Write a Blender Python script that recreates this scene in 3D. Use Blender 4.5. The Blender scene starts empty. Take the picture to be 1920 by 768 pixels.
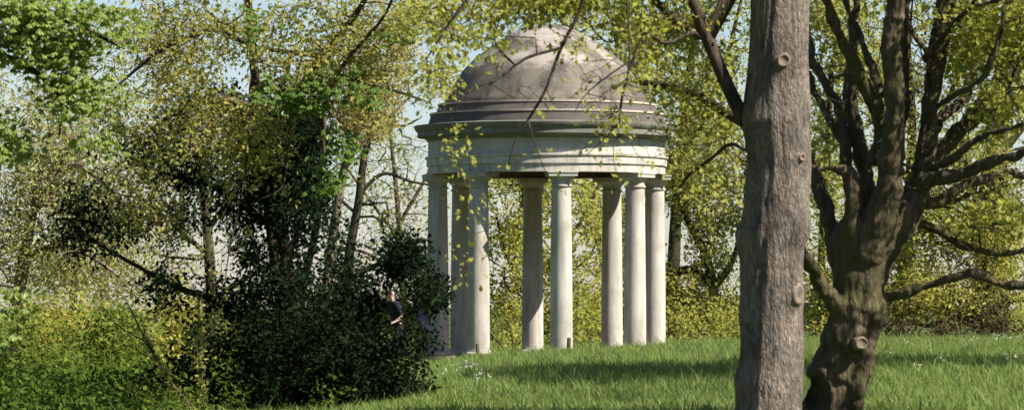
import bpy, bmesh, math, random
import numpy as np
from mathutils import Vector, noise as mnoise
R = math.radians
scene = bpy.context.scene
COL = scene.collection
F = 7600.0; HY = 570.0; EYE = 1.6          # focal length in photo pixels, horizon row, eye height

def P(px, py, d):
    return np.array([(px - 960.0) / F * d, d, EYE - (py - HY) / F * d])

# ------------------------------------------------------------------ object helpers
def tag(o, label=None, cat=None, group=None, kind=None):
    if label: o['label'] = label
    if cat: o['category'] = cat
    if group: o['group'] = group
    if kind: o['kind'] = kind
    return o

def thing(name, loc, label, cat, group=None):
    o = bpy.data.objects.new(name, None); COL.objects.link(o)
    o.empty_display_size = 0.2
    o.location = loc
    return tag(o, label, cat, group)

def origin_of(o):
    v = np.zeros(3)
    while o is not None:
        v = v + np.array(o.location); o = o.parent
    return v

def link(name, me, mat, parent=None):
    if mat is not None:
        for m in (mat if isinstance(mat, (list, tuple)) else [mat]): me.materials.append(m)
    o = bpy.data.objects.new(name, me); COL.objects.link(o)
    if parent is not None: o.parent = parent
    return o

def np_mesh(name, verts, faces_flat, counts, smooth=True):
    me = bpy.data.meshes.new(name)
    verts = np.asarray(verts, dtype=np.float32)
    faces_flat = np.asarray(faces_flat, dtype=np.int32); counts = np.asarray(counts, dtype=np.int32)
    me.vertices.add(len(verts)); me.vertices.foreach_set('co', verts.ravel())
    me.loops.add(len(faces_flat)); me.loops.foreach_set('vertex_index', faces_flat)
    me.polygons.add(len(counts))
    me.polygons.foreach_set('loop_start', np.concatenate(([0], np.cumsum(counts)[:-1])).astype(np.int32))
    me.polygons.foreach_set('loop_total', counts)
    me.polygons.foreach_set('use_smooth', np.full(len(counts), smooth, dtype=bool))
    me.update(calc_edges=True)
    me.validate()
    return me

def mesh_obj(name, verts, faces_flat, counts, mat, parent=None, smooth=True, sharp=None):
    v = np.asarray(verts, dtype=float)
    if parent is not None: v = v - origin_of(parent)
    me = np_mesh(name, v, faces_flat, counts, smooth)
    if sharp: me.set_sharp_from_angle(angle=R(sharp))
    return link(name, me, mat, parent)

class MB:
    def __init__(s): s.v = []; s.f = []; s.c = []; s.n = 0
    def add(s, v, f, c):
        v = np.asarray(v, float).reshape(-1, 3)
        s.v.append(v); s.f.append(np.asarray(f, int).ravel() + s.n); s.c.append(np.asarray(c, int)); s.n += len(v)
    def arrays(s): return np.concatenate(s.v), np.concatenate(s.f), np.concatenate(s.c)
    def build(s, name, mat, parent=None, smooth=True, sharp=None):
        v, f, c = s.arrays(); return mesh_obj(name, v, f, c, mat, parent, smooth, sharp)

def tube(pts, rad, sides=6, caps=True, rfun=None):
    pts = np.asarray(pts, float); rad = np.asarray(rad, float); n = len(pts)
    t = np.gradient(pts, axis=0); t /= (np.linalg.norm(t, axis=1, keepdims=True) + 1e-9)
    up = np.array([0.31, 0.9, 0.13]) if abs(t[0][2]) > 0.7 else np.array([0.05, 0.1, 1.0])
    u = np.cross(t, up); bad = np.linalg.norm(u, axis=1) < 0.05
    if bad.any(): u[bad] = np.cross(t[bad], np.array([0.9, 0.2, 0.3]))
    u /= np.linalg.norm(u, axis=1, keepdims=True); w = np.cross(t, u)
    a = np.linspace(0, 2 * math.pi, sides, endpoint=False)
    rr = rad[:, None] * (np.ones((n, sides)) if rfun is None else rfun(a))
    v = pts[:, None, :] + rr[:, :, None] * (np.cos(a)[None, :, None] * u[:, None, :] + np.sin(a)[None, :, None] * w[:, None, :])
    v = v.reshape(-1, 3)
    i = np.arange(n - 1)[:, None] * sides; j = np.arange(sides)[None, :]; k = (j + 1) % sides
    q = np.stack([i + j, i + k, i + sides + k, i + sides + j], -1).reshape(-1)
    c = np.full((n - 1) * sides, 4)
    if caps:
        q = np.concatenate([q, np.arange(sides)[::-1], (n - 1) * sides + np.arange(sides)]); c = np.concatenate([c, [sides, sides]])
    return v, q, c

def lathe(profile, cx, cy, seg=64, closed=False):
    pr = np.asarray(profile, float); n = len(pr)
    a = np.linspace(0, 2 * math.pi, seg, endpoint=False)
    v = np.stack([cx + pr[:, 0][:, None] * np.cos(a), cy + pr[:, 0][:, None] * np.sin(a), np.repeat(pr[:, 1][:, None], seg, 1)], -1).reshape(-1, 3)
    m = n if closed else n - 1
    i = np.arange(m)[:, None]; i2 = ((i + 1) % n) * seg; i = i * seg
    j = np.arange(seg)[None, :]; k = (j + 1) % seg
    q = np.stack([i + j, i + k, i2 + k, i2 + j], -1).reshape(-1)
    return v, q, np.full(m * seg, 4)

def box(c, s):
    c = np.array(c, float); h = np.array(s, float) / 2
    v = np.array([[x, y, z] for x in (-1, 1) for y in (-1, 1) for z in (-1, 1)]) * h + c
    f = [0, 1, 3, 2, 4, 6, 7, 5, 0, 4, 5, 1, 2, 3, 7, 6, 0, 2, 6, 4, 1, 5, 7, 3]
    return v, f, [4] * 6

def smooth_path(pts, rad, step):
    pts = np.asarray(pts, float); rad = np.asarray(rad, float)
    d = np.concatenate([[0], np.cumsum(np.linalg.norm(np.diff(pts, axis=0), axis=1))])
    n = max(3, int(d[-1] / step) + 1); s = np.linspace(0, d[-1], n)
    # Catmull-Rom (finite-difference tangents, hermite)
    m = np.gradient(pts, d, axis=0); mr = np.gradient(rad, d)
    idx = np.clip(np.searchsorted(d, s, 'right') - 1, 0, len(d) - 2)
    h = d[idx + 1] - d[idx]; t = ((s - d[idx]) / h)[:, None]; hh = h[:, None]
    out = (2*t**3-3*t**2+1)*pts[idx] + (t**3-2*t**2+t)*hh*m[idx] + (-2*t**3+3*t**2)*pts[idx+1] + (t**3-t**2)*hh*m[idx+1]
    r = np.interp(s, d, rad)
    return out, r

# ------------------------------------------------------------------ materials
def new_mat(name):
    m = bpy.data.materials.new(name); m.use_nodes = True
    nt = m.node_tree; nt.nodes.clear()
    out = nt.nodes.new('ShaderNodeOutputMaterial')
    return m, nt, out

def N(nt, t, **kw):
    n = nt.nodes.new(t)
    for k, v in kw.items():
        if k in n.inputs: n.inputs[k].default_value = v
        else: setattr(n, k, v)
    return n

def ramp(nt, stops, src):
    n = nt.nodes.new('ShaderNodeValToRGB'); e = n.color_ramp.elements
    while len(e) < len(stops): e.new(0.5)
    for i, (p, c) in enumerate(stops):
        e[i].position = p; e[i].color = (c[0], c[1], c[2], 1)
    nt.links.new(src, n.inputs[0]); return n

def coords(nt, scale=(1, 1, 1), kind='Position'):
    if kind == 'Position':
        g = nt.nodes.new('ShaderNodeNewGeometry'); src = g.outputs['Position']
    else:
        g = nt.nodes.new('ShaderNodeTexCoord'); src = g.outputs['Object']
    mp = nt.nodes.new('ShaderNodeMapping'); mp.inputs['Scale'].default_value = scale
    nt.links.new(src, mp.inputs['Vector']); return mp.outputs[0]

def noise(nt, vec, scale, detail=4, rough=0.55, dist=0.0):
    n = N(nt, 'ShaderNodeTexNoise'); n.inputs['Scale'].default_value = scale
    n.inputs['Detail'].default_value = detail; n.inputs['Roughness'].default_value = rough; n.inputs['Distortion'].default_value = dist
    nt.links.new(vec, n.inputs['Vector']); return n

def mix(nt, fac, a, b, mode='MIX'):
    n = nt.nodes.new('ShaderNodeMix'); n.data_type = 'RGBA'; n.blend_type = mode
    def put(sock, v):
        if isinstance(v, (tuple, list)): sock.default_value = (v[0], v[1], v[2], 1)
        elif isinstance(v, (int, float)): sock.default_value = v
        else: nt.links.new(v, sock)
    put(n.inputs[0], fac); put(n.inputs[6], a); put(n.inputs[7], b); return n.outputs[2]

def leaf_mat(name, cols, patch=None, patch_scale=1.0, trans=0.45, gloss=0.0, rough=0.5):
    """leaf colour varies from leaf to leaf (random per island) and in patches"""
    m, nt, out = new_mat(name)
    g = nt.nodes.new('ShaderNodeNewGeometry')
    n = len(cols)
    c = ramp(nt, [(i / max(1, n - 1), cols[i]) for i in range(n)], g.outputs['Random Per Island']).outputs[0]
    if patch:
        ns = noise(nt, coords(nt), patch_scale, 2)
        f = ramp(nt, [(0.42, (0, 0, 0)), (0.62, (1, 1, 1))], ns.outputs[0]).outputs[0]
        c = mix(nt, f, c, patch)
    d = N(nt, 'ShaderNodeBsdfDiffuse'); t = N(nt, 'ShaderNodeBsdfTranslucent')
    nt.links.new(c, d.inputs['Color'])
    tc = mix(nt, 1.0, c, (1.12, 1.08, 0.8), 'MULTIPLY'); nt.links.new(tc, t.inputs['Color'])
    ms = N(nt, 'ShaderNodeMixShader'); ms.inputs[0].default_value = trans
    nt.links.new(d.outputs[0], ms.inputs[1]); nt.links.new(t.outputs[0], ms.inputs[2])
    last = ms
    if gloss > 0:
        gl = N(nt, 'ShaderNodeBsdfGlossy'); gl.inputs['Roughness'].default_value = rough
        gl.inputs['Color'].default_value = (1, 1, 1, 1)
        m2 = N(nt, 'ShaderNodeMixShader'); m2.inputs[0].default_value = gloss
        nt.links.new(ms.outputs[0], m2.inputs[1]); nt.links.new(gl.outputs[0], m2.inputs[2]); last = m2
    nt.links.new(last.outputs[0], out.inputs[0]); return m

def bark_mat(name, dark, light, moss=None, stretch=(16, 16, 2.6), bump=0.6, moss_amt=0.5, dist=0.03):
    m, nt, out = new_mat(name)
    vec = coords(nt, stretch); big = coords(nt)
    n1 = noise(nt, vec, 1.0, 6, 0.62, 0.6)
    n2 = noise(nt, big, 2.3, 3, 0.6)
    n3 = noise(nt, big, 38.0, 3, 0.6)
    wob = noise(nt, big, 7.0, 3, 0.6)
    off = N(nt, 'ShaderNodeVectorMath', operation='MULTIPLY_ADD'); nt.links.new(wob.outputs['Color'], off.inputs[0]); off.inputs[1].default_value = (1.1, 1.1, 1.1); nt.links.new(vec, off.inputs[2])
    vo = N(nt, 'ShaderNodeTexVoronoi', feature='DISTANCE_TO_EDGE'); vo.inputs['Scale'].default_value = 1.15; nt.links.new(off.outputs[0], vo.inputs['Vector'])
    crack = ramp(nt, [(0.0, (0, 0, 0)), (0.30, (1, 1, 1))], vo.outputs['Distance']).outputs[0]
    c = ramp(nt, [(0.30, dark), (0.70, light)], n1.outputs[0]).outputs[0]
    c = mix(nt, 1.0, c, mix(nt, crack, (0.72, 0.70, 0.68), (1.0, 1.0, 1.0)), 'MULTIPLY')
    f2 = ramp(nt, [(0.34, (0.50, 0.49, 0.48)), (0.62, (1.1, 1.06, 1.02))], n2.outputs[0]).outputs[0]
    c = mix(nt, 1.0, c, f2, 'MULTIPLY')
    if moss:
        n4 = noise(nt, big, 1.4, 5, 0.65)
        f4 = ramp(nt, [(0.5 - 0.2 * moss_amt, (0, 0, 0)), (0.72, (1, 1, 1))], n4.outputs[0]).outputs[0]
        c = mix(nt, f4, c, moss)
    b = N(nt, 'ShaderNodeBsdfPrincipled'); b.inputs['Roughness'].default_value = 0.92
    b.inputs['Specular IOR Level'].default_value = 0.2
    nt.links.new(c, b.inputs['Base Color'])
    ad = N(nt, 'ShaderNodeMath', operation='MULTIPLY_ADD'); ad.inputs[1].default_value = 0.25
    nt.links.new(n3.outputs[0], ad.inputs[0]); nt.links.new(n1.outputs[0], ad.inputs[2])
    ad2 = N(nt, 'ShaderNodeMath', operation='MULTIPLY_ADD'); ad2.inputs[1].default_value = 0.22
    nt.links.new(crack, ad2.inputs[0]); nt.links.new(ad.outputs[0], ad2.inputs[2])
    bp = N(nt, 'ShaderNodeBump'); bp.inputs['Strength'].default_value = bump; bp.inputs['Distance'].default_value = dist
    nt.links.new(ad2.outputs[0], bp.inputs['Height']); nt.links.new(bp.outputs[0], b.inputs['Normal'])
    nt.links.new(b.outputs[0], out.inputs[0]); return m

def plain_mat(name, c, rough=0.8, var=0.15, scale=12):
    m, nt, out = new_mat(name)
    n1 = noise(nt, coords(nt), scale, 4)
    col = ramp(nt, [(0.3, tuple(x * (1 - var) for x in c)), (0.7, tuple(min(1, x * (1 + var)) for x in c))], n1.outputs[0]).outputs[0]
    b = N(nt, 'ShaderNodeBsdfPrincipled'); b.inputs['Roughness'].default_value = rough
    b.inputs['Specular IOR Level'].default_value = 0.25
    nt.links.new(col, b.inputs['Base Color']); nt.links.new(b.outputs[0], out.inputs[0]); return m

def stone_mat(name, base, stain, streak, amount=0.5, drip=(5, 5, 0.8), bump=0.25):
    m, nt, out = new_mat(name)
    p = coords(nt); dv = coords(nt, drip)
    n1 = noise(nt, p, 1.1, 6, 0.65); n2 = noise(nt, dv, 1.0, 5, 0.6); n3 = noise(nt, p, 26, 4, 0.6)
    f1 = ramp(nt, [(0.45, (0, 0, 0)), (0.75, (1, 1, 1))], n1.outputs[0]).outputs[0]
    c = mix(nt, f1, base, stain)
    f2 = ramp(nt, [(0.6 - 0.12 * amount, (0, 0, 0)), (0.86, (1, 1, 1))], n2.outputs[0]).outputs[0]
    c = mix(nt, f2, c, streak)
    f3 = ramp(nt, [(0.3, (0.86, 0.86, 0.86)), (0.7, (1.05, 1.05, 1.05))], n3.outputs[0]).outputs[0]
    c = mix(nt, 1.0, c, f3, 'MULTIPLY')
    b = N(nt, 'ShaderNodeBsdfPrincipled'); b.inputs['Roughness'].default_value = 0.88
    b.inputs['Specular IOR Level'].default_value = 0.25
    nt.links.new(c, b.inputs['Base Color'])
    bp = N(nt, 'ShaderNodeBump'); bp.inputs['Strength'].default_value = bump; bp.inputs['Distance'].default_value = 0.02
    nt.links.new(n3.outputs[0], bp.inputs['Height']); nt.links.new(bp.outputs[0], b.inputs['Normal'])
    nt.links.new(b.outputs[0], out.inputs[0]); return m

M = {}
M['gold'] = leaf_mat('young_oak_leaf', [(0.38, 0.36, 0.10), (0.50, 0.46, 0.15), (0.33, 0.33, 0.09), (0.52, 0.44, 0.20)], (0.34, 0.36, 0.10), 0.9, 0.52)
M['lime'] = leaf_mat('young_lime_leaf', [(0.38, 0.39, 0.08), (0.50, 0.49, 0.12), (0.32, 0.35, 0.07), (0.50, 0.46, 0.15)], (0.32, 0.35, 0.07), 0.9, 0.5)
M['chestnut'] = leaf_mat('chestnut_leaf', [(0.25, 0.33, 0.075), (0.35, 0.43, 0.11), (0.19, 0.27, 0.055)], None, 1, 0.5, 0.03, 0.4)
M['sycamore'] = leaf_mat('sycamore_leaf', [(0.10, 0.18, 0.03), (0.18, 0.28, 0.05), (0.12, 0.21, 0.035)], None, 1, 0.5, 0.03, 0.4)
M['evergreen'] = leaf_mat('evergreen_leaf', [(0.012, 0.022, 0.011), (0.020, 0.036, 0.014), (0.014, 0.026, 0.012), (0.032, 0.048, 0.016)], (0.009, 0.018, 0.010), 1.2, 0.2)
M['far_a'] = leaf_mat('spring_leaf_yellow', [(0.38, 0.37, 0.085), (0.50, 0.48, 0.12), (0.31, 0.32, 0.075), (0.50, 0.44, 0.16)], (0.31, 0.34, 0.075), 0.35, 0.5)
M['far_b'] = leaf_mat('spring_leaf_green', [(0.32, 0.35, 0.08), (0.42, 0.44, 0.10), (0.26, 0.30, 0.065)], (0.42, 0.40, 0.10), 0.35, 0.5)
M['copper'] = leaf_mat('copper_young_leaf', [(0.42, 0.30, 0.14), (0.50, 0.38, 0.20), (0.36, 0.30, 0.08), (0.34, 0.22, 0.10)], (0.34, 0.32, 0.08), 1.0, 0.45)
M['pale'] = leaf_mat('pale_bud_leaf', [(0.36, 0.36, 0.12), (0.44, 0.44, 0.18), (0.30, 0.33, 0.09)], (0.28, 0.30, 0.06), 0.6, 0.45)
M['shrub'] = leaf_mat('shrub_leaf', [(0.17, 0.22, 0.04), (0.26, 0.31, 0.06), (0.13, 0.18, 0.03)], (0.12, 0.17, 0.03), 0.9, 0.45)
M['under'] = leaf_mat('undergrowth_leaf', [(0.06, 0.11, 0.02), (0.10, 0.16, 0.03), (0.05, 0.09, 0.02)], (0.13, 0.18, 0.03), 0.5, 0.4)
M['dry'] = leaf_mat('dry_hedge_leaf', [(0.07, 0.055, 0.03), (0.11, 0.08, 0.04), (0.05, 0.055, 0.025)], None, 1, 0.25)
M['bark_grey'] = bark_mat('grey_furrowed_bark', (0.12, 0.10, 0.083), (0.385, 0.335, 0.285), stretch=(30, 30, 9.0), bump=1.0, dist=0.04)
M['bark_moss'] = bark_mat('mossy_bark', (0.055, 0.042, 0.03), (0.205, 0.16, 0.112), (0.085, 0.085, 0.028), (16, 16, 4.0), 0.8, 0.6, 0.03)
M['twig'] = bark_mat('twig_bark', (0.05, 0.04, 0.03), (0.12, 0.095, 0.07), stretch=(18, 18, 6), bump=0.3)
M['twig_pale'] = bark_mat('pale_twig_bark', (0.16, 0.13, 0.09), (0.34, 0.28, 0.20), stretch=(18, 18, 6), bump=0.3)
M['bark_dark'] = bark_mat('dark_bark', (0.035, 0.028, 0.022), (0.085, 0.068, 0.05), (0.05, 0.055, 0.02), (10, 10, 3), 0.5, 0.4)
M['bark_far'] = bark_mat('brown_bark', (0.06, 0.047, 0.035), (0.15, 0.118, 0.085), (0.09, 0.09, 0.03), (8, 8, 2.5), 0.5, 0.4)
M['scar_rim'] = plain_mat('healed_bark_rim', (0.20, 0.155, 0.12), 0.85, 0.25, 30)
M['scar_wood'] = plain_mat('cut_wood', (0.22, 0.15, 0.10), 0.8, 0.35, 40)
M['stone_white'] = stone_mat('white_painted_stone', (0.55, 0.52, 0.455), (0.38, 0.34, 0.28), (0.25, 0.23, 0.18), 1.6)
M['stone_frieze'] = stone_mat('weathered_white_stone', (0.52, 0.50, 0.43), (0.36, 0.35, 0.29), (0.24, 0.24, 0.19), 0.8)
M['stone_cornice'] = stone_mat('dark_cornice_stone', (0.22, 0.215, 0.175), (0.13, 0.13, 0.10), (0.075, 0.075, 0.06), 0.9)  # darker, greener grey than the frieze all the way round
M['stone_base'] = stone_mat('pinkish_base_stone', (0.56, 0.46, 0.40), (0.40, 0.30, 0.25), (0.25, 0.21, 0.18), 0.5)
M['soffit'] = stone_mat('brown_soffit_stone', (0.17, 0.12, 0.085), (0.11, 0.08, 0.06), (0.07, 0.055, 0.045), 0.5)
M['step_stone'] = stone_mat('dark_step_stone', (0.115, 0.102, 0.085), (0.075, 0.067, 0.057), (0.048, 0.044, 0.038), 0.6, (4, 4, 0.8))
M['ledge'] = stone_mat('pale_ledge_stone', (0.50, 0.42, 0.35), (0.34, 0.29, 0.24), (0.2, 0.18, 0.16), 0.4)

def dome_material():
    m, nt, out = new_mat('weathered_dome_stone')
    p = coords(nt); dv = coords(nt, (2.6, 2.6, 0.55))
    n1 = noise(nt, p, 0.85, 7, 0.68, 0.4); n2 = noise(nt, dv, 1.0, 6, 0.65); n3 = noise(nt, p, 22, 4, 0.6); n5 = noise(nt, p, 2.6, 6, 0.7, 0.3)
    c = ramp(nt, [(0.36, (0.060, 0.052, 0.043)), (0.48, (0.115, 0.099, 0.076)), (0.62, (0.205, 0.178, 0.138))], n1.outputs[0]).outputs[0]
    f2 = ramp(nt, [(0.5, (0, 0, 0)), (0.78, (1, 1, 1))], n2.outputs[0]).outputs[0]
    c = mix(nt, f2, c, (0.055, 0.05, 0.048))
    # bleached upper courses: a broken edge along the seam
    sp = N(nt, 'ShaderNodeSeparateXYZ'); g = nt.nodes.new('ShaderNodeNewGeometry'); nt.links.new(g.outputs['Position'], sp.inputs[0])
    ad = N(nt, 'ShaderNodeMath', operation='MULTIPLY_ADD'); nt.links.new(n5.outputs[0], ad.inputs[0]); ad.inputs[1].default_value = 1.1
    nt.links.new(sp.outputs['Z'], ad.inputs[2])
    f4 = ramp(nt, [(0.0, (0, 0, 0)), (1.0, (1, 1, 1))], ad.outputs[0])
    mr = N(nt, 'ShaderNodeMapRange'); mr.inputs['From Min'].default_value = 7.86; mr.inputs['From Max'].default_value = 8.1
    nt.links.new(ad.outputs[0], mr.inputs['Value'])
    nt.nodes.remove(f4)
    n6 = noise(nt, p, 1.3, 4, 0.6); f6 = ramp(nt, [(0.40, (0, 0, 0)), (0.58, (1, 1, 1))], n6.outputs[0]).outputs[0]
    mul = N(nt, 'ShaderNodeMath', operation='MULTIPLY'); nt.links.new(mr.outputs[0], mul.inputs[0]); nt.links.new(f6, mul.inputs[1])
    c = mix(nt, mul.outputs[0], c, (0.33, 0.288, 0.245))
    # thin course joints
    wv = N(nt, 'ShaderNodeMath', operation='PINGPONG'); wv.inputs[1].default_value = 0.41; nt.links.new(sp.outputs['Z'], wv.inputs[0])
    jl = ramp(nt, [(0.0, (0.62, 0.6, 0.58)), (0.035, (1, 1, 1))], wv.outputs[0]).outputs[0]
    c = mix(nt, 0.25, c, jl, 'MULTIPLY')
    f3 = ramp(nt, [(0.3, (0.8, 0.8, 0.8)), (0.7, (1.1, 1.1, 1.1))], n3.outputs[0]).outputs[0]
    c = mix(nt, 1.0, c, f3, 'MULTIPLY')
    b = N(nt, 'ShaderNodeBsdfPrincipled'); b.inputs['Roughness'].default_value = 0.85; b.inputs['Specular IOR Level'].default_value = 0.3
    nt.links.new(c, b.inputs['Base Color'])
    bp = N(nt, 'ShaderNodeBump'); bp.inputs['Strength'].default_value = 0.35; bp.inputs['Distance'].default_value = 0.03
    nt.links.new(n3.outputs[0], bp.inputs['Height']); nt.links.new(bp.outputs[0], b.inputs['Normal'])
    nt.links.new(b.outputs[0], out.inputs[0]); return m
M['dome'] = dome_material()

def ground_material():
    m, nt, out = new_mat('meadow_soil')
    p = coords(nt); n1 = noise(nt, p, 0.5, 5); n2 = noise(nt, p, 9, 4)
    c = ramp(nt, [(0.35, (0.055, 0.080, 0.026)), (0.65, (0.085, 0.11, 0.038))], n1.outputs[0]).outputs[0]
    c2 = ramp(nt, [(0.35, (0.6, 0.6, 0.6)), (0.65, (1.2, 1.2, 1.2))], n2.outputs[0]).outputs[0]
    c = mix(nt, 1.0, c, c2, 'MULTIPLY')
    b = N(nt, 'ShaderNodeBsdfDiffuse'); nt.links.new(c, b.inputs[0]); nt.links.new(b.outputs[0], out.inputs[0]); return m
M['ground'] = ground_material()
M['grass'] = leaf_mat('grass_blade', [(0.13, 0.22, 0.055), (0.19, 0.29, 0.08), (0.28, 0.34, 0.13), (0.12, 0.19, 0.045), (0.30, 0.28, 0.13)], (0.20, 0.27, 0.075), 0.6, 0.4)

# ------------------------------------------------------------------ ground
TX, TY = (1025 - 960) / F * 100.0, 100.0      # temple centre
FLOOR = 0.26
def sst(a, b, x):
    t = np.clip((x - a) / (b - a), 0, 1); return t * t * (3 - 2 * t)
CX = [-30, -8, -2.6, -1.8, -0.76, 1.3, 3.7, 6, 14, 30]; CZ = [0.0, 0.12, 0.19, 0.13, 0.31, 0.44, 0.55, 0.60, 0.62, 0.6]
def gz(x, y):
    x = np.asarray(x, float); y = np.asarray(y, float)
    near = 0.32 * sst(8, 42, y)
    crest = np.interp(x * 95.0 / np.clip(y, 60, 110), CX, CZ)
    near = near - 0.24 * sst(-1.2, -2.6, x) * sst(30, 46, y) if False else near - 0.24 * (1 - sst(-2.6, -1.1, x)) * sst(30, 46, y) * (1 - sst(70, 92, y))
    z = near + (crest - 0.32) * sst(50, 93, y)
    z = z + 0.05 * np.sin(x * 0.9 + 1.3) * np.sin(y * 0.21) * sst(20, 45, y) * (1 - sst(86, 94, y))
    r = np.hypot(x - TX, y - TY)
    z = np.minimum(0.13, z) + (z - np.minimum(0.13, z)) * sst(3.4, 4.6, r)
    back = sst(106, 175, y)
    z = z - back * 5.0 + back * 0.25 * np.sin(x * 0.07) 
    return z
def build_ground():
    ys = np.concatenate([np.linspace(-40, 30, 15), np.linspace(32, 120, 177), np.linspace(124, 240, 30), np.geomspace(260, 6000, 22)])
    us = np.concatenate([-np.geomspace(3000, 22, 16), np.linspace(-20, 20, 161), np.geomspace(22, 3000, 16)])
    X, Y = np.meshgrid(us, ys); Z = gz(X, Y)
    v = np.stack([X, Y, Z], -1).reshape(-1, 3); nx = len(us); ny = len(ys)
    i = np.arange(ny - 1)[:, None] * nx; j = np.arange(nx - 1)[None, :]
    q = np.stack([i + j, i + j + 1, i + nx + j + 1, i + nx + j], -1).reshape(-1)
    o = mesh_obj('ground', v, q, np.full((nx - 1) * (ny - 1), 4), M['ground']); tag(o, kind='structure')
build_ground()

def build_grass(n=420000, seed=5):
    g = np.random.default_rng(seed)
    y = 43 + (106 - 43) * g.random(n) ** 0.85
    x = (g.random(n) * 2 - 1) * 0.158 * y
    r = np.hypot(x - TX, y - TY); keep = r > 3.55
    x = x[keep]; y = y[keep]; n = len(x)
    clump = np.array([mnoise.noise((a * 0.9, b * 0.5, 0.0)) + 0.6 * mnoise.noise((a * 3.1, b * 2.0, 5.0)) for a, b in zip(x, y)])
    h = (0.08 + 0.12 * g.random(n)) * np.clip(1 + 0.75 * clump, 0.35, 2) * np.where(r[keep] < 4.6, 0.7, 1.0)
    tall = g.random(n) < 0.05; h[tall] *= 1.7
    h *= 0.75 + 0.25 * sst(45, 70, y)
    w = 0.005 + 0.006 * g.random(n)
    z = gz(x, y) - 0.01
    a = g.random(n) * 2 * math.pi
    ux, uy = np.cos(a), np.sin(a)
    b = g.random(n) * 2 * math.pi; lean = h * (0.15 + 0.75 * g.random(n) ** 1.5)
    lx, ly = np.cos(b) * lean - 0.02, np.sin(b) * lean
    base = np.stack([x, y, z], -1)
    side = np.stack([ux * w, uy * w, 0 * w], -1)
    mid = base + np.stack([lx * 0.35, ly * 0.35, h * 0.62], -1)
    tip = base + np.stack([lx, ly, h], -1)
    v = np.stack([base - side, base + side, mid - side * 0.75, mid + side * 0.75, tip], 1).reshape(-1, 3)
    k = np.arange(n)[:, None] * 5
    f = (k + np.array([[0, 1, 3, 2, 2, 3, 4]])).reshape(-1)
    c = np.tile([4, 3], n)
    o = mesh_obj('grass', v, f, c, M['grass'])
    tag(o, 'long fresh green grass covering the rise below the rotunda', 'grass', kind='stuff')
build_grass()

# ------------------------------------------------------------------ vegetation
def leaves(centers, size, g, aspect=0.55, droop=0.25, axes=None, spread=1.0, fold=0.25):
    """folded rhombic leaves; centers Nx3"""
    n = len(centers)
    if axes is None:
        ax = g.normal(size=(n, 3)); ax[:, 2] -= droop
    else:
        ax = axes + g.normal(size=(n, 3)) * spread; ax[:, 2] -= droop
    ax /= np.linalg.norm(ax, axis=1, keepdims=True) + 1e-9
    nr = g.normal(size=(n, 3)) * 0.75; nr[:, 2] += 0.8
    sd = np.cross(ax, nr); sd /= np.linalg.norm(sd, axis=1, keepdims=True) + 1e-9
    up = np.cross(sd, ax)
    L = (size * (0.5 + 1.1 * g.random(n) ** 1.4))[:, None]; W = L * aspect * 0.5
    base = centers
    mid = base + ax * L * 0.55 + up * (W * fold)
    v = np.stack([base, mid + sd * W, base + ax * L, mid - sd * W], 1).reshape(-1, 3)
    k = np.arange(n)[:, None] * 4
    f = (k + np.array([[0, 1, 2, 0, 2, 3]])).reshape(-1)
    return v, f, np.full(2 * n, 3)

GAP = [0.0, 0.0]      # noise frequency (1/m) and threshold that opens gaps between clumps
def gap_keep(c, g):
    if GAP[0] <= 0: return np.ones(len(c), bool)
    o = float(g.random() * 50)
    v = np.array([mnoise.noise((p[0] * GAP[0] + o, p[1] * GAP[0] * 0.6, p[2] * GAP[0])) for p in c])
    return v > GAP[1] + (g.random(len(c)) - 0.5) * 0.12

DENS = [1.75]
def in_ellipses(ells, d, dd, g):
    dens = DENS[0]
    """clump centres from (px, py, rx, ry, n): each ellipse is a real ellipsoid standing at depth d"""
    out = []
    for e in ells:
        px, py, rx, ry, n = e[:5]; de = e[5] if len(e) > 5 else d
        n = int(n * dens)
        a = g.normal(size=(n, 3)); a /= np.linalg.norm(a, axis=1, keepdims=True)
        a *= (g.random(n) ** 0.42)[:, None]
        s = de / F
        c = P(px, py, de)
        q = c + a * np.array([rx * s, dd, ry * s])
        if n > 12: q = q[gap_keep(q, g)]
        out.append(q)
    return np.concatenate(out)

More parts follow.
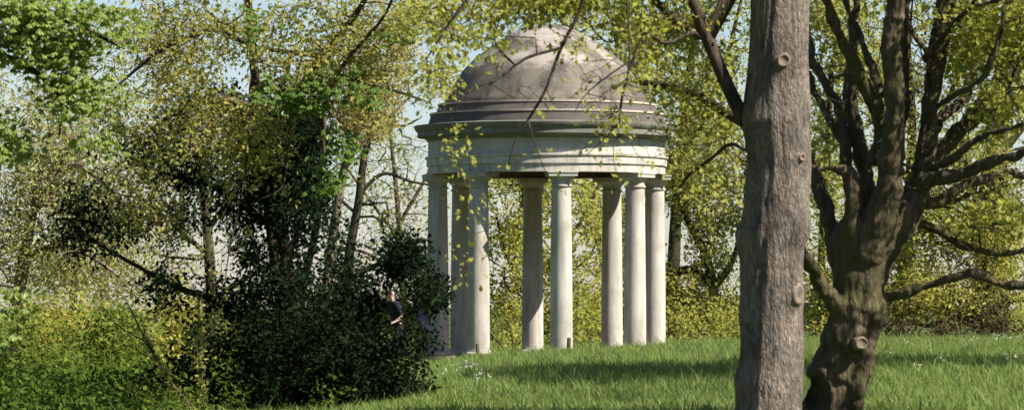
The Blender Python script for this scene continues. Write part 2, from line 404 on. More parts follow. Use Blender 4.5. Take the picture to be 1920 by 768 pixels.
class Skeleton:
    def __init__(s, cap=60000):
        s.p = np.zeros((cap, 3)); s.par = np.full(cap, -1); s.r = np.zeros(cap); s.n = 0
    def add(s, p, par, r=0.0):
        i = s.n; s.p[i] = p; s.par[i] = par; s.r[i] = r; s.n += 1; return i
    def path(s, pts, rad, start=-1, step=0.12):
        q, r = smooth_path(pts, rad, step)
        if start == -1 and s.n > 0:
            d = np.linalg.norm(s.p[:s.n] - q[0], axis=1); start = int(np.argmin(d))
        last = start
        for a, b in zip(q, r): last = s.add(a, last, b)
        return last
    def reach(s, targets, g, seg=0.25, wig=0.25, sag=0.0, root=None, bias=0.35):
        """join every clump to the nearest wood with a crooked twig, nearest clump first"""
        t = np.asarray(targets)
        order = np.argsort(np.min(np.linalg.norm(t[:, None, :] - s.p[None, :s.n:max(1, s.n // 200)], axis=2), axis=1))
        r0 = s.p[0] if root is None else root
        tips = []
        for q in t[order]:
            d = np.linalg.norm(s.p[:s.n] - q, axis=1)
            rootd = np.linalg.norm(s.p[:s.n] - r0, axis=1)
            qd = np.linalg.norm(q - r0)
            cost = d + bias * np.maximum(0, rootd - qd) * 1.5
            i = int(np.argmin(cost)); a = s.p[i]; L = np.linalg.norm(q - a)
            k = min(14, max(1, int(L / seg)))
            off = g.normal(size=3) * wig * L * 0.35
            last = i
            for m in range(1, k + 1):
                u = m / k
                pt = a + (q - a) * u + off * math.sin(math.pi * u) + g.normal(size=3) * wig * seg * 0.3 * (u < 1)
                pt[2] += sag * L * math.sin(math.pi * u)
                last = s.add(pt, last)
            tips.append(last)
        return np.array(tips), t[order]
    def mesh(s, mb, rt=0.004, ex=0.46, rmax=9, sides=(4, 6, 10), rmin_keep=0.0):
        n = s.n; cnt = np.zeros(n); haschild = np.zeros(n, bool)
        for i in range(n - 1, -1, -1):
            if not haschild[i]: cnt[i] += 1
            p = s.par[i]
            if p >= 0: cnt[p] += cnt[i]; haschild[p] = True
        rad = np.maximum(s.r[:n], np.minimum(rmax, rt * cnt ** ex))
        best = np.full(n, -1); bc = np.zeros(n)
        for i in range(n):
            p = s.par[i]
            if p >= 0:
                key = rad[i] * 1000 + cnt[i]
                if key > bc[p]: bc[p] = key; best[p] = i
        for i in range(n):
            p = s.par[i]
            if p < 0 or best[p] != i:
                ch = [] if p < 0 else [p]
                j = i
                while j >= 0: ch.append(j); j = best[j]
                if len(ch) < 2: continue
                pts = s.p[ch]; r = rad[ch].copy()
                if p >= 0: r[0] = r[1]
                keep = np.concatenate([[True], np.linalg.norm(np.diff(pts, axis=0), axis=1) > 1e-4])
                pts = pts[keep]; r = r[keep]
                if len(pts) < 2: continue
                r[-1] *= 0.5
                sd = sides[0] if r.max() < 0.015 else sides[1] if r.max() < 0.06 else sides[2]
                mb.add(*tube(pts, r, sd))
        return rad

def foliage_points(tips, k, rc, g, flat=1.0):
    c = np.repeat(tips, k, axis=0)
    o = g.normal(size=c.shape) * rc * 0.55; o[:, 2] *= flat
    return c + o, o

def make_tree(name, label, cat, base, paths, ells, d, dd, leaf, bark, size, k, rc, seed, group=None, aspect=0.55,
              rt=0.004, wig=0.25, sag=0.0, seg=0.25, droop=0.25, ex=0.46, bare=None, twig=None, extra=None, axes=False, leafname='foliage', flat=1.0, barkname='trunk', clump_drop=0.0, hole=None):
    g = np.random.default_rng(seed); random.seed(seed)
    root = thing(name, base, label, cat, group)
    sk = Skeleton()
    for i, (pts, rad) in enumerate(paths): sk.path(pts, rad)
    nt_ = sk.n
    cl = in_ellipses(ells, d, dd, g)
    if extra is not None:
        for (ex_, ey_, ez_, rx_, ry_, rz_, n_) in extra:      # crown parts given in metres
            a = g.normal(size=(n_, 3)); a /= np.linalg.norm(a, axis=1, keepdims=True); a *= (g.random(n_) ** 0.4)[:, None]
            cl = np.concatenate([cl, np.array([ex_, ey_, ez_]) + a * np.array([rx_, ry_, rz_])])
    if hole is not None:
        hx = 960 + cl[:, 0] / cl[:, 1] * F; hy = HY - (cl[:, 2] - EYE) / cl[:, 1] * F
        inside = np.zeros(len(cl), bool)
        for hb in hole: inside |= (hx > hb[0]) & (hx < hb[2]) & (hy > hb[1]) & (hy < hb[3]) & (g.random(len(cl)) > hb[4])
        cl = cl[~inside]
    cl[:, 2] = np.maximum(cl[:, 2], gz(cl[:, 0], cl[:, 1]) + 0.1)
    tips, cc = sk.reach(cl, g, seg, wig, sag)
    if bare:
        b = in_ellipses(bare, d, dd, g); sk.reach(b, g, seg, wig, sag)
    mb = MB(); sk.mesh(mb, rt, ex)
    mb.build(barkname, bark, root)
    c, o = foliage_points(sk.p[tips], k, rc, g, flat)
    c[:, 2] -= clump_drop
    ax = o / (np.linalg.norm(o, axis=1, keepdims=True) + 1e-9) if axes else None
    v, f, cn = leaves(c, size, g, aspect, droop, ax, 0.5)
    mesh_obj(leafname, v, f, cn, leaf, root, smooth=False)
    return root

def PP(lst, d, s=None):
    """[(px, py, halfwidth px[, depth])] to world path"""
    pts = []; rad = []
    for e in lst:
        de = e[3] if len(e) > 3 else d
        pts.append(P(e[0], e[1], de)); rad.append(e[2] * de / F)
    return pts, rad

def G(px, d, dz=0.0):
    x = (px - 960) / F * d; return (x, d, float(gz(x, d)) + dz)

# ------------------------------------------------------------------ rotunda temple
def build_temple():
    T = thing('rotunda_temple', (TX, TY, FLOOR), 'round white stone temple with eight columns and a weathered grey dome', 'temple')
    # stepped floor
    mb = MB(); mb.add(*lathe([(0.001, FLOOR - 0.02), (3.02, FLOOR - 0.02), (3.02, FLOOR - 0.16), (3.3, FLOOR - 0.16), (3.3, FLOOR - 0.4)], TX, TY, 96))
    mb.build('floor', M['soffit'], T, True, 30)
    RC = 2.70
    col = None
    for i in range(8):
        a = R(7 + 45 * i); x = TX + RC * math.sin(a); y = TY - RC * math.cos(a)
        c = bpy.data.objects.new('column', None) if False else None
        prof = []
        z0, z1 = FLOOR + 0.24, 4.42
        for t in np.linspace(0, 1, 22):
            r = 0.272 - 0.040 * (t ** 1.8); prof.append((r, z0 + (z1 - z0) * t))
        prof = [(0.295, FLOOR + 0.20), (0.295, FLOOR + 0.235)] + prof
        prof += [(0.262, 4.425), (0.268, 4.445), (0.262, 4.468), (0.232, 4.472), (0.232, 4.56)]
        if i == 0:
            def local(mbx, nm, mt, par):
                v, f, cc = mbx.arrays(); me = np_mesh(nm, v, f, cc, True); me.set_sharp_from_angle(angle=R(32))
                me.materials.append(mt); return me
            m0 = MB(); m0.add(*lathe([(p, z - FLOOR) for p, z in prof], 0, 0, 40)); me_shaft = local(m0, 'column', M['stone_white'], None)
            m1 = MB(); m1.add(*lathe([(0.30, 0.20), (0.345, 0.185), (0.368, 0.14), (0.345, 0.095), (0.33, 0.085), (0.30, 0.08)], 0, 0, 40))
            m1.add(*box((0, 0, 0.04), (0.76, 0.76, 0.08))); me_base = local(m1, 'base', M['stone_base'], None)
            m2 = MB(); m2.add(*lathe([(0.232, 4.555 - FLOOR), (0.25, 4.565 - FLOOR), (0.25, 4.585 - FLOOR), (0.30, 4.62 - FLOOR), (0.33, 4.668 - FLOOR)], 0, 0, 40))
            m2.add(*box((0, 0, 4.708 - FLOOR), (0.70, 0.70, 0.08))); m2.add(*box((0, 0, 4.765 - FLOOR), (0.74, 0.74, 0.03)))
            me_cap = local(m2, 'capital', M['stone_frieze'], None)
        c = bpy.data.objects.new('column', me_shaft); COL.objects.link(c); c.parent = T
        c.location = (x - TX, y - TY, 0); c.rotation_euler = (0, 0, a)
        for nm, me in (('base', me_base), ('capital', me_cap)):
            o = bpy.data.objects.new(nm, me); COL.objects.link(o); o.parent = c
    # architrave (two fasciae) with its soffit
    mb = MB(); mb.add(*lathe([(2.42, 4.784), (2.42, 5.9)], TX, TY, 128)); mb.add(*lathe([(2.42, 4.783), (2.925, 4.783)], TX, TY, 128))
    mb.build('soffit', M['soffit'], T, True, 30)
    mb = MB(); mb.add(*lathe([(2.925, 4.783), (2.925, 4.97), (2.94, 4.985), (2.965, 4.985), (2.965, 5.14), (2.985, 5.155), (3.0, 5.175), (3.0, 5.215), (2.93, 5.225)], TX, TY, 160))
    mb.build('architrave', M['stone_white'], T, True, 25)
    mb = MB(); mb.add(*lathe([(2.93, 5.226), (2.925, 5.59)], TX, TY, 160)); mb.build('frieze', M['stone_frieze'], T, True, 25)
    mb = MB(); mb.add(*lathe([(2.925, 5.591), (2.955, 5.60), (2.97, 5.64), (3.01, 5.665), (3.05, 5.70), (3.16, 5.705), (3.19, 5.70), (3.19, 5.82), (3.21, 5.835), (3.24, 5.87), (3.27, 5.93), (3.275, 5.975), (2.93, 6.01)], TX, TY, 160))
    mb.build('cornice', M['stone_cornice'], T, True, 25)
    D = MB()
    dp = [(2.53, 6.515), (2.525, 6.56), (2.44, 6.72), (2.30, 6.98), (2.11, 7.29), (1.87, 7.56), (1.62, 7.77), (1.25, 8.04), (0.87, 8.27), (0.45, 8.44), (0.18, 8.50), (0.001, 8.515)]
    pr, _ = smooth_path([(a, b, 0) for a, b in dp], [0] * len(dp), 0.05)
    D.add(*lathe([(max(0.001, q[0]), q[1]) for q in pr], TX, TY, 128))
    dome = D.build('dome', M['dome'], T, True, 40)
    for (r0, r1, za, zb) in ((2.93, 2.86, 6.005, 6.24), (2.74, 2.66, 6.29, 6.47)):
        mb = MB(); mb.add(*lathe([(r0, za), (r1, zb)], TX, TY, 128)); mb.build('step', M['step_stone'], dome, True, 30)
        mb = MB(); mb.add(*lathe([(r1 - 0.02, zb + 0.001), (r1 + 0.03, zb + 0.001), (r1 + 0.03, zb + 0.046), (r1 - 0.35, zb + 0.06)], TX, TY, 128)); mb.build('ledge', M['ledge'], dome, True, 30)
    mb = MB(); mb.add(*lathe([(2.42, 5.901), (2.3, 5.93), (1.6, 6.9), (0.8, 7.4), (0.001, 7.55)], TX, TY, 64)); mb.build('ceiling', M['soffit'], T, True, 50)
build_temple()

# ------------------------------------------------------------------ tall straight trunk, right of centre
def scar(parent, c, nrm, r, name='pruning_scar', ell=1.0, depth=0.03):
    nrm = Vector(nrm).normalized(); q = nrm.to_track_quat('Z', 'Y')
    def place(v):
        v = np.asarray(v, float).copy(); v[:, 1] *= ell
        mtx = np.array(q.to_matrix()); return v @ mtx.T + np.asarray(c)
    v, f, cn = lathe([(r * 1.35, -depth), (r * 1.22, depth * 0.25), (r * 1.0, depth * 0.75), (r * 0.78, depth * 0.7), (r * 0.62, depth * 0.25)], 0, 0, 28)
    ph = np.arctan2(v[:, 1], v[:, 0]); v[:, :2] *= (1 + 0.07 * np.sin(2 * ph + c[0] * 7) + 0.05 * np.sin(5 * ph + 1))[:, None]
    rim = mesh_obj(name, place(v), f, cn, M['scar_rim'], parent)
    v, f, cn = lathe([(r * 0.66, depth * 0.24), (r * 0.4, depth * 0.34), (r * 0.38, depth * 0.26), (r * 0.2, depth * 0.34), (0.001, depth * 0.2)], 0, 0, 24)
    mesh_obj('cut_face', place(v), f, cn, M['scar_wood'], rim)
    return rim

TD = 40.0
def build_tall_tree():
    ys = [-700, -300, -100, 0, 100, 200, 225, 290, 384, 420, 450, 490, 560, 640, 690, 725, 768, 805, 830]
    lf = [1425, 1415, 1410, 1407, 1403, 1397, 1394, 1401, 1397, 1392, 1385, 1389, 1388, 1388, 1386, 1379, 1378, 1366, 1352]
    rt = [1500, 1508, 1513, 1517, 1516, 1518, 1519, 1521, 1517, 1520, 1511, 1506, 1505, 1505, 1505, 1505, 1503, 1508, 1520]
    pts = [P((a + b) / 2, y, TD) for a, b, y in zip(lf, rt, ys)][::-1]
    rad = [(b - a) / 2 * TD / F for a, b in zip(lf, rt)][::-1]
    root = thing('deciduous_tree', tuple(pts[0]), 'tall straight tree with pale furrowed bark and round pruning scars, boughs over the dome', 'tree')
    q, r = smooth_path(pts, rad, 0.022)
    base = tube(q, r, 110)
    v, f, c = base
    ctr = np.repeat(q, 110, axis=0); n = v - ctr; n[:, 2] = 0; rr = np.linalg.norm(n, axis=1, keepdims=True); n /= rr
    ang = np.arctan2(n[:, 1], n[:, 0])
    disp = np.empty(len(v))
    for i in range(len(v)):
        a = ang[i]; z = v[i, 2]
        ca, sa = math.cos(a), math.sin(a)
        ridge = mnoise.fractal((ca * 4.6, sa * 4.6, z * 0.9), 0.9, 2.1, 4)
        lump = mnoise.noise((ca * 1.2, sa * 1.2, z * 1.5 + 7))
        fine = mnoise.noise((ca * 17, sa * 17, z * 3.2))
        disp[i] = 0.012 * ridge + 0.010 * lump + 0.010 * fine
    def burl(px, py, side, amp, s):
        # swelling around an old branch collar; side: angle of the outward direction
        pz = P(px, py, TD)[2]; da = np.angle(np.exp(1j * (ang - R(side))))
        return amp * np.exp(-((v[:, 2] - pz) / s) ** 2 - (da / (s / 0.3 * 1.2)) ** 2)
    disp += burl(0, 117, -75, 0.03, 0.13) + burl(0, 440, 190, 0.035, 0.14) + burl(0, 590, 200, 0.025, 0.1) + burl(0, 550, -40, 0.035, 0.14) + burl(0, 296, -50, 0.02, 0.1) + burl(0, 225, 200, 0.03, 0.2) + burl(0, 700, 175, 0.03, 0.12)
    v = v + n * disp[:, None]
    trunk = mesh_obj('trunk', v, f, c, M['bark_grey'], root)
    def onsurf(px, py):
        p = P(px, py, TD); i = int(np.argmin(np.abs(q[:, 2] - p[2]))); cx = q[i, 0]; rr_ = r[i] + 0.02
        dx = np.clip((p[0] - cx) / rr_, -0.98, 0.98); dy = -math.sqrt(1 - dx * dx)
        return np.array([cx + dx * rr_, q[i, 1] + dy * rr_, p[2]]), (dx, dy, 0.05)
    for px, py, pr_, el in ((1465, 117, 11, 1.0), (1493, 551, 12, 1.5), (1499, 297, 6, 1.0)):
        c_, nn = onsurf(px, py); scar(trunk, c_, nn, pr_ * TD / F, ell=el)
    # limbs and drooping boughs
    g = np.random.default_rng(11)
    sk = Skeleton()
    sk.path([q[-1] + np.array([0, 0, -2.5]), q[-1]], [0.2, 0.19])
    limbs = [
        [(1402, 240, 15), (1380, 195, 14), (1350, 130, 13), (1328, 75, 12.5), (1305, 20, 12), (1285, -60, 11), (1255, -180, 9, 39)],
        [(1330, 75, 9), (1300, 62, 8.5), (1270, 40, 8), (1225, 0, 7.5), (1160, -60, 6, 39.5), (1050, -110, 5, 39)],
        [(1400, 235, 9, 40.3), (1350, 205, 9, 40.8), (1300, 175, 9, 41), (1235, 160, 8, 41.2), (1175, 150, 4, 41.2)],
        [(1430, -160, 10), (1330, -190, 8, 39), (1200, -150, 7, 38.5), (1112, -50, 6, 38.3), (1085, 25, 5, 38.3), (1052, 90, 4.6, 38.3), (1020, 175, 4.2, 38.3), (990, 225, 3.4, 38.3), (966, 265, 2.8, 38.3), (952, 318, 2, 38.3)],
        [(1200, -150, 6, 38.5), (1050, -120, 5, 38), (940, -70, 4.2, 37.8), (860, 20, 3.4, 37.8), (800, 110, 2.4, 37.8)],
        [(1300, 60, 4, 39.6), (1240, 80, 3.2, 39.4), (1212, 60, 3, 39.3), (1188, 110, 2.6, 39.3), (1165, 190, 2.2, 39.3), (1160, 255, 1.4, 39.3)],
        [(1188, 110, 2.4, 39.3), (1130, 150, 2, 39.2), (1095, 180, 1.6, 39.2), (1075, 215, 1.2, 39.2)],
        [(1052, 90, 3.2, 38.3), (985, 110, 2.6, 38.2), (930, 150, 2.2, 38.1), (880, 170, 1.8, 38.0), (845, 225, 1.2, 38.0)],
        [(1178, -130, 4, 38.5), (1176, 0, 3.4, 38.4), (1180, 110, 3, 38.4), (1176, 150, 2.2, 38.4)],
        [(990, 225, 2.6, 38.3), (1002, 268, 1.8, 38.3), (1020, 315, 1.2, 38.3)],
        [(1400, 285, 4.5, 40.2), (1370, 270, 5, 40.6), (1330, 300, 5, 41), (1290, 330, 4.5, 41.2), (1262, 370, 3, 41.2)],
    ]
    for L in limbs:
        L = [(e[0], e[1], e[2] * (0.72 if e[2] < 7 else 1.0)) + tuple(e[3:]) for e in L]
        sk.path(*PP(L, TD), start=(0 if sk.n < 60 else -1))
    GAP[:] = [2.2, -0.08]; DENS[0] = 1.9
    ells = [(860, 40, 130, 60, 190, 38), (960, 0, 130, 40, 170, 38.5), (1080, -10, 140, 36, 380, 39), (1230, 50, 100, 75, 240, 40),
            (1340, 50, 70, 90, 120, 40.5), (1300, 200, 95, 80, 130, 41), (1180, 120, 55, 70, 36, 39.3), (1130, 200, 55, 70, 11, 39.2),
            (990, 130, 120, 90, 12, 38.2), (1090, 80, 60, 40, 12, 38.6), (820, 150, 60, 60, 60, 37.9), (860, 280, 30, 50, 5, 37.8), (1340, 340, 60, 60, 40, 41),
            (1050, -90, 300, 60, 260, 39), (1300, -120, 200, 80, 240, 40), (1160, 260, 60, 60, 12, 39.2), (1420, -250, 260, 120, 260, 40.5)]
    cl = in_ellipses(ells, TD, 0.7, g)
    ex = [P(*e) for e in ((872, 250, 37.8), (858, 300, 37.8), (850, 350, 37.8), (865, 345, 37.8), (873, 395, 37.7), (885, 440, 37.7), (857, 508, 37.7), (868, 490, 37.7), (880, 515, 37.7), (905, 395, 37.8), (915, 430, 37.8), (900, 365, 37.8), (845, 470, 37.7), (960, 300, 38.2), (1020, 300, 38.3), (1150, 300, 39.1), (1215, 310, 39.4), (1100, 290, 39.1), (1060, 345, 38.6), (1160, 345, 39), (1240, 300, 40), (905, 480, 37.7))]
    cl = np.concatenate([cl, ex])
    tips, cc = sk.reach(cl, g, 0.16, 0.3, 0.05, root=P(1250, -250, 40))
    bare = in_ellipses([(1140, 190, 90, 90, 90, 39.2), (980, 170, 100, 90, 60, 38.2), (900, 60, 140, 70, 60, 38), (1240, 280, 60, 60, 30, 40.5), (1130, 230, 80, 80, 70, 39.2)], TD, 0.5, g)
    sk.reach(bare, g, 0.14, 0.5, -0.05, root=P(1250, -250, 40))
    mb = MB(); sk.mesh(mb, 0.0028, 0.40, rmax=0.016); mb.build('branches', M['twig'], root)
    pts_, o = foliage_points(sk.p[tips], 7, 0.10, g)
    ax = o / (np.linalg.norm(o, axis=1, keepdims=True) + 1e-9)
    mesh_obj('foliage', *leaves(pts_, 0.056, g, 0.62, 0.2, ax, 0.6), M['lime'], root, smooth=False)
build_tall_tree()

# ------------------------------------------------------------------ many-limbed tree at right
MD = 44.0
SUNV = np.array([math.sin(R(65)) * math.cos(R(46)), -math.cos(R(65)) * math.cos(R(46)), math.sin(R(46))])
def build_spreading_tree():
    d = MD; DENS[0] = 1.75
    T = [(1552, 830, 64), (1556, 800, 57), (1560, 768, 52), (1572, 692, 54), (1588, 624, 50), (1600, 570, 53), (1606, 511, 52), (1612, 450, 54), (1628, 400, 44)]
    limbs = [T,
        [(1600, 770, 18, 43.8), (1612, 700, 20, 43.8), (1628, 640, 19, 43.8), (1646, 590, 18, 43.8), (1650, 540, 13, 43.9), (1668, 490, 14, 44)],
        [(1640, 606, 20, 43.75), (1650, 596, 21, 43.75), (1654, 585, 16, 43.75)],
        [(1610, 520, 42), (1652, 445, 42), (1693, 390, 34), (1720, 330, 25), (1732, 250, 20), (1737, 170, 18), (1743, 90, 19), (1757, 20, 21), (1772, -80, 20), (1800, -260, 17), (1830, -480, 12)],
        [(1615, 480, 38, 43.8), (1650, 390, 33, 43.7), (1668, 310, 26, 43.6), (1671, 200, 22, 43.5), (1671, 100, 21, 43.4), (1673, 0, 20, 43.3), (1680, -160, 18, 43), (1660, -400, 12, 42.6)],
        [(1668, 300, 18, 44.1), (1692, 210, 15, 44.3), (1702, 130, 15, 44.4), (1708, 40, 14, 44.5), (1716, -60, 13, 44.6), (1740, -250, 10, 45)],
        [(1640, 310, 18), (1644, 245, 16), (1632, 205, 15, 43.9), (1604, 151, 13.5, 43.8), (1578, 88, 12.5, 43.6), (1558, 31, 12, 43.5), (1545, -60, 11, 43.3), (1500, -260, 8, 43)],
        [(1652, 180, 11, 44.2), (1636, 120, 10, 44.3), (1612, 73, 9, 44.4), (1585, 16, 8, 44.5), (1565, -60, 7, 44.7), (1540, -200, 5, 45)],
        [(1602, 420, 18, 44.3), (1598, 333, 14, 44.4), (1590, 276, 12, 44.5), (1580, 208, 11, 44.6), (1556, 161, 10, 44.7), (1528, 99, 9.5, 44.8), (1515, 40, 8, 45), (1500, -80, 6, 45.2)],
        [(1590, 276, 10, 44.5), (1576, 245, 9, 44.7), (1552, 208, 9, 44.9), (1526, 161, 8, 45.1), (1505, 100, 6, 45.3)],
        [(1636, 470, 24, 44.5), (1628, 380, 19, 44.6), (1618, 320, 17, 44.6), (1612, 250, 19, 44.7), (1602, 190, 15, 44.8), (1600, 100, 12, 45), (1610, -20, 9, 45.3)],
        [(1600, 470, 18, 43.8), (1596, 395, 17, 43.7), (1588, 320, 15, 43.7), (1560, 315, 8, 43.7), (1530, 322, 5, 43.7)],
        [(1583, 520, 22, 44.1), (1560, 450, 18, 44.2), (1540, 375, 17, 44.3), (1520, 320, 14, 44.5), (1490, 240, 10, 44.8), (1470, 120, 8, 45)],
        [(1570, 580, 22, 43.8), (1548, 538, 16, 43.6), (1522, 495, 14, 43.4), (1506, 455, 12, 43.2), (1480, 380, 9, 43), (1430, 280, 5, 42.8)],
        [(1715, 350, 20), (1748, 336, 18, 43.8), (1792, 333, 15, 43.6), (1854, 307, 12.5, 43.4), (1920, 284, 11, 43.2), (2010, 255, 8, 43)],
        [(1705, 385, 16), (1748, 380, 13, 44.1), (1792, 357, 11, 44.3), (1838, 333, 10, 44.5), (1885, 318, 8, 44.7), (1925, 333, 6, 44.9), (1990, 345, 4, 45)],
        [(1748, 382, 8, 44.2), (1800, 371, 7, 44.6), (1833, 361, 6.5, 44.8), (1890, 346, 5.5, 45), (1960, 335, 4, 45.2)],
        [(1722, 345, 20, 44.1), (1752, 296, 17, 44.3), (1792, 250, 17, 44.5), (1833, 208, 18, 44.7), (1866, 170, 17, 44.9), (1906, 118, 14, 45.1), (1960, 60, 11, 45.4), (2060, -60, 7, 45.8)],
        [(1748, 315, 10, 44), (1762, 307, 9, 43.8), (1802, 282, 8, 43.6), (1854, 250, 7, 43.4), (1910, 235, 5, 43.2), (1980, 200, 4, 43)],
        [(1735, 280, 13, 44.3), (1752, 245, 12, 44.6), (1782, 208, 11, 44.9), (1815, 176, 10, 45.2), (1835, 100, 9, 45.5), (1850, 0, 7, 45.8)],
        [(1866, 178, 9, 44.9), (1896, 168, 8, 44.7), (1932, 158, 6.5, 44.5), (2000, 130, 5, 44.3)],
        [(1735, 220, 9, 43.9), (1752, 203, 8.5, 43.7), (1792, 177, 8, 43.5), (1838, 150, 7, 43.3), (1868, 100, 6, 43.1), (1882, 30, 5, 43), (1900, -80, 4, 43)],
        [(1738, 115, 10, 43.9), (1744, 97, 8, 43.7), (1771, 68, 7, 43.5), (1797, 36, 6, 43.4), (1823, 18, 5.5, 43.3), (1870, 2, 4, 43.2), (1930, -40, 3, 43)],
        [(1744, 100, 8, 43.7), (1726, 80, 7, 43.6), (1705, 40, 6.5, 43.5), (1696, 0, 6, 43.5), (1688, -80, 5, 43.4)],
        [(1690, 420, 14, 44.2), (1735, 424, 10.5, 44.2), (1762, 434, 9, 44.1), (1820, 464, 8.5, 44), (1870, 476, 8, 43.9), (1925, 471, 7, 43.8), (2000, 455, 5, 43.6)],
        [(1640, 562, 16, 44), (1668, 555, 12.5, 43.9), (1720, 540, 10.5, 43.8), (1764, 528, 10, 43.7), (1808, 514, 10.5, 43.6), (1855, 534, 9.5, 43.5), (1925, 540, 8, 43.4), (2010, 548, 6, 43.2)],
    ]
    base = P(1556, 800, d)
    root = thing('spreading_tree', tuple(base), 'gnarled tree with many dark mossy limbs fanning from a short leaning trunk', 'tree')
    mb = MB(); sk = Skeleton()
    for L in limbs:
        pts, rad = PP(L, d)
        q, r = smooth_path(pts, rad, 0.05)
        r = r * (1 + 0.05 * np.sin(np.arange(len(r)) * 0.9 + L[0][0]))
        # slight crookedness
        j = np.cumsum(np.random.default_rng(L[0][0]).normal(size=q.shape) * 0.011, axis=0); j -= np.linspace(0, 1, len(j))[:, None] * j[-1]
        mb.add(*tube(q + j * np.array([1, 1, 0.6]), r * 0.93 - 0.004, 20))
        sk.path(pts, [x * 0.5 for x in rad], step=0.15)
    v, f, c = mb.arrays()
    me = np_mesh('raw', v, f, c)
    tmp = bpy.data.objects.new('raw', me); COL.objects.link(tmp)
    md = tmp.modifiers.new('r', 'REMESH'); md.mode = 'VOXEL'; md.voxel_size = 0.017; md.use_smooth_shade = True
    ms = tmp.modifiers.new('s', 'SMOOTH'); ms.iterations = 7; ms.factor = 0.5
    dg = bpy.context.evaluated_depsgraph_get(); ev = tmp.evaluated_get(dg)
    me2 = bpy.data.meshes.new_from_object(ev, depsgraph=dg)
    bpy.data.objects.remove(tmp); bpy.data.meshes.remove(me)
    n = len(me2.vertices); co = np.zeros(n * 3, np.float32); me2.vertices.foreach_get('co', co); co = co.reshape(-1, 3).astype(float)
    nn = np.zeros(n * 3, np.float32); me2.vertices.foreach_get('normal', nn); nn = nn.reshape(-1, 3)
    disp = np.array([0.024 * mnoise.fractal((p[0] * 6, p[1] * 6, p[2] * 2.6), 0.9, 2.1, 4) + 0.007 * mnoise.noise((p[0] * 17, p[1] * 17, p[2] * 5)) for p in co])
    low = np.clip((1.4 - co[:, 2]) / 1.0, 0, 1)
    disp += low * np.array([0.035 * mnoise.noise((p[0] * 4, p[1] * 4, p[2] * 2.5 + 3)) for p in co])
    co = co + nn * disp[:, None]
    # hollow at the foot, with a swollen lip
    hp = P(1531, 742, d); front = nn[:, 1] < 0.2
    e = np.sqrt(((co[:, 0] - hp[0]) / 0.115) ** 2 + ((co[:, 2] - hp[2]) / 0.235) ** 2)
    co[:, 1] += np.where(front & (e < 1), 0.26 * (1 - e ** 3), 0)
    lip = np.exp(-((e - 1.25) / 0.22) ** 2) * front * 0.05
    co += nn * lip[:, None]
    off = np.array(root.location); me2.vertices.foreach_set('co', (co - off).astype(np.float32).ravel()); me2.update()
    me2.name = 'trunk'; me2.materials.clear()
    trunk = link('trunk', me2, M['bark_moss'], root)
    def hit(px, py):
        p = P(px, py, d); m = (np.abs(co[:, 0] - p[0]) < 0.03) & (np.abs(co[:, 2] - p[2]) < 0.03)
        return np.array([p[0], co[m, 1].min() if m.any() else p[1] - 0.3, p[2]])
    for px, py, r_, nrm in ((1605, 643, 11, (0.35, -1, 0.1)),):
        h = hit(px, py); sc_dir = np.array(nrm) / np.linalg.norm(nrm)
        st = MB(); st.add(*tube([h - sc_dir * 0.08, h + sc_dir * 0.02, h + sc_dir * 0.055], [0.105, 0.085, 0.07], 18)); st.build('branch_stub', M['bark_moss'], trunk)
        scar(trunk, h + sc_dir * 0.06, nrm, r_ * d / F, depth=0.035)
    # crown: small spring leaves among and above the limbs
    g = np.random.default_rng(23)
    GAP[:] = [1.6, -0.05]
    ells = [(1860, 60, 110, 90, 110), (1800, 130, 60, 50, 30), (1560, 60, 70, 80, 26, 45.4), (1545, 250, 40, 90, 14, 45.4), (1880, 200, 60, 60, 50), (1640, 0, 140, 40, 26, 45.6), (1860, 400, 70, 60, 45),
            (1750, -150, 330, 110, 330), (1950, 20, 120, 160, 60), (2020, 200, 70, 120, 26)]
    cl = in_ellipses(ells, d, 0.9, g)
    # outer crown, out of view: set sunward to shade the trunk and lawn
    n = 900; a = g.normal(size=(n, 3)); a /= np.linalg.norm(a, axis=1, keepdims=True); a *= (0.55 + 0.45 * g.random(n) ** 0.6)[:, None]
    cen = np.array([7.6, 42.5, 7.3]); out_c = cen + a * np.array([3.2, 2.5, 2.7])
    hx = 960 + out_c[:, 0] / out_c[:, 1] * F; hy = HY - (out_c[:, 2] - EYE) / out_c[:, 1] * F
    keep = (out_c[:, 2] > 5.1) & ((hx > 1990) | (hy < -60) | (g.random(n) < 0.06))
    GAP[:] = [0, 0]; cl = np.concatenate([cl, out_c[keep]])
    m = 760; a = g.normal(size=(m, 3)); a /= np.linalg.norm(a, axis=1, keepdims=True); a *= (g.random(m) ** 0.5)[:, None]
    far_c = np.array([9.7, 50.0, 9.3]) + a * np.array([2.7, 5.0, 1.3]); GAP[:] = [0.55, -0.12]; far_c = far_c[gap_keep(far_c, g)]; GAP[:] = [0, 0]
    cl = np.concatenate([cl, far_c])
    tips, cc = sk.reach(cl, g, 0.22, 0.3, 0.03)
    sk.reach(in_ellipses([(1780, 230, 170, 200, 230), (1560, 180, 70, 180, 90), (1840, 450, 90, 80, 80), (1700, 80, 120, 100, 90), (1880, 120, 80, 120, 90)], d, 0.9, g), g, 0.18, 0.45, 0.0)
    mb2 = MB(); sk.r[:] *= 0.0; 
    # only the fine wood: traced limbs are already in the trunk mesh
    sk.mesh(mb2, 0.0038, 0.42, rmax=0.02); mb2.build('branches', M['twig'], root)
    pts_, o = foliage_points(sk.p[tips], 13, 0.15, g); ax = o / (np.linalg.norm(o, axis=1, keepdims=True) + 1e-9)
    mesh_obj('foliage', *leaves(pts_, 0.08, g, 0.6, 0.2, ax, 0.6), M['lime'], root, smooth=False)
build_spreading_tree()

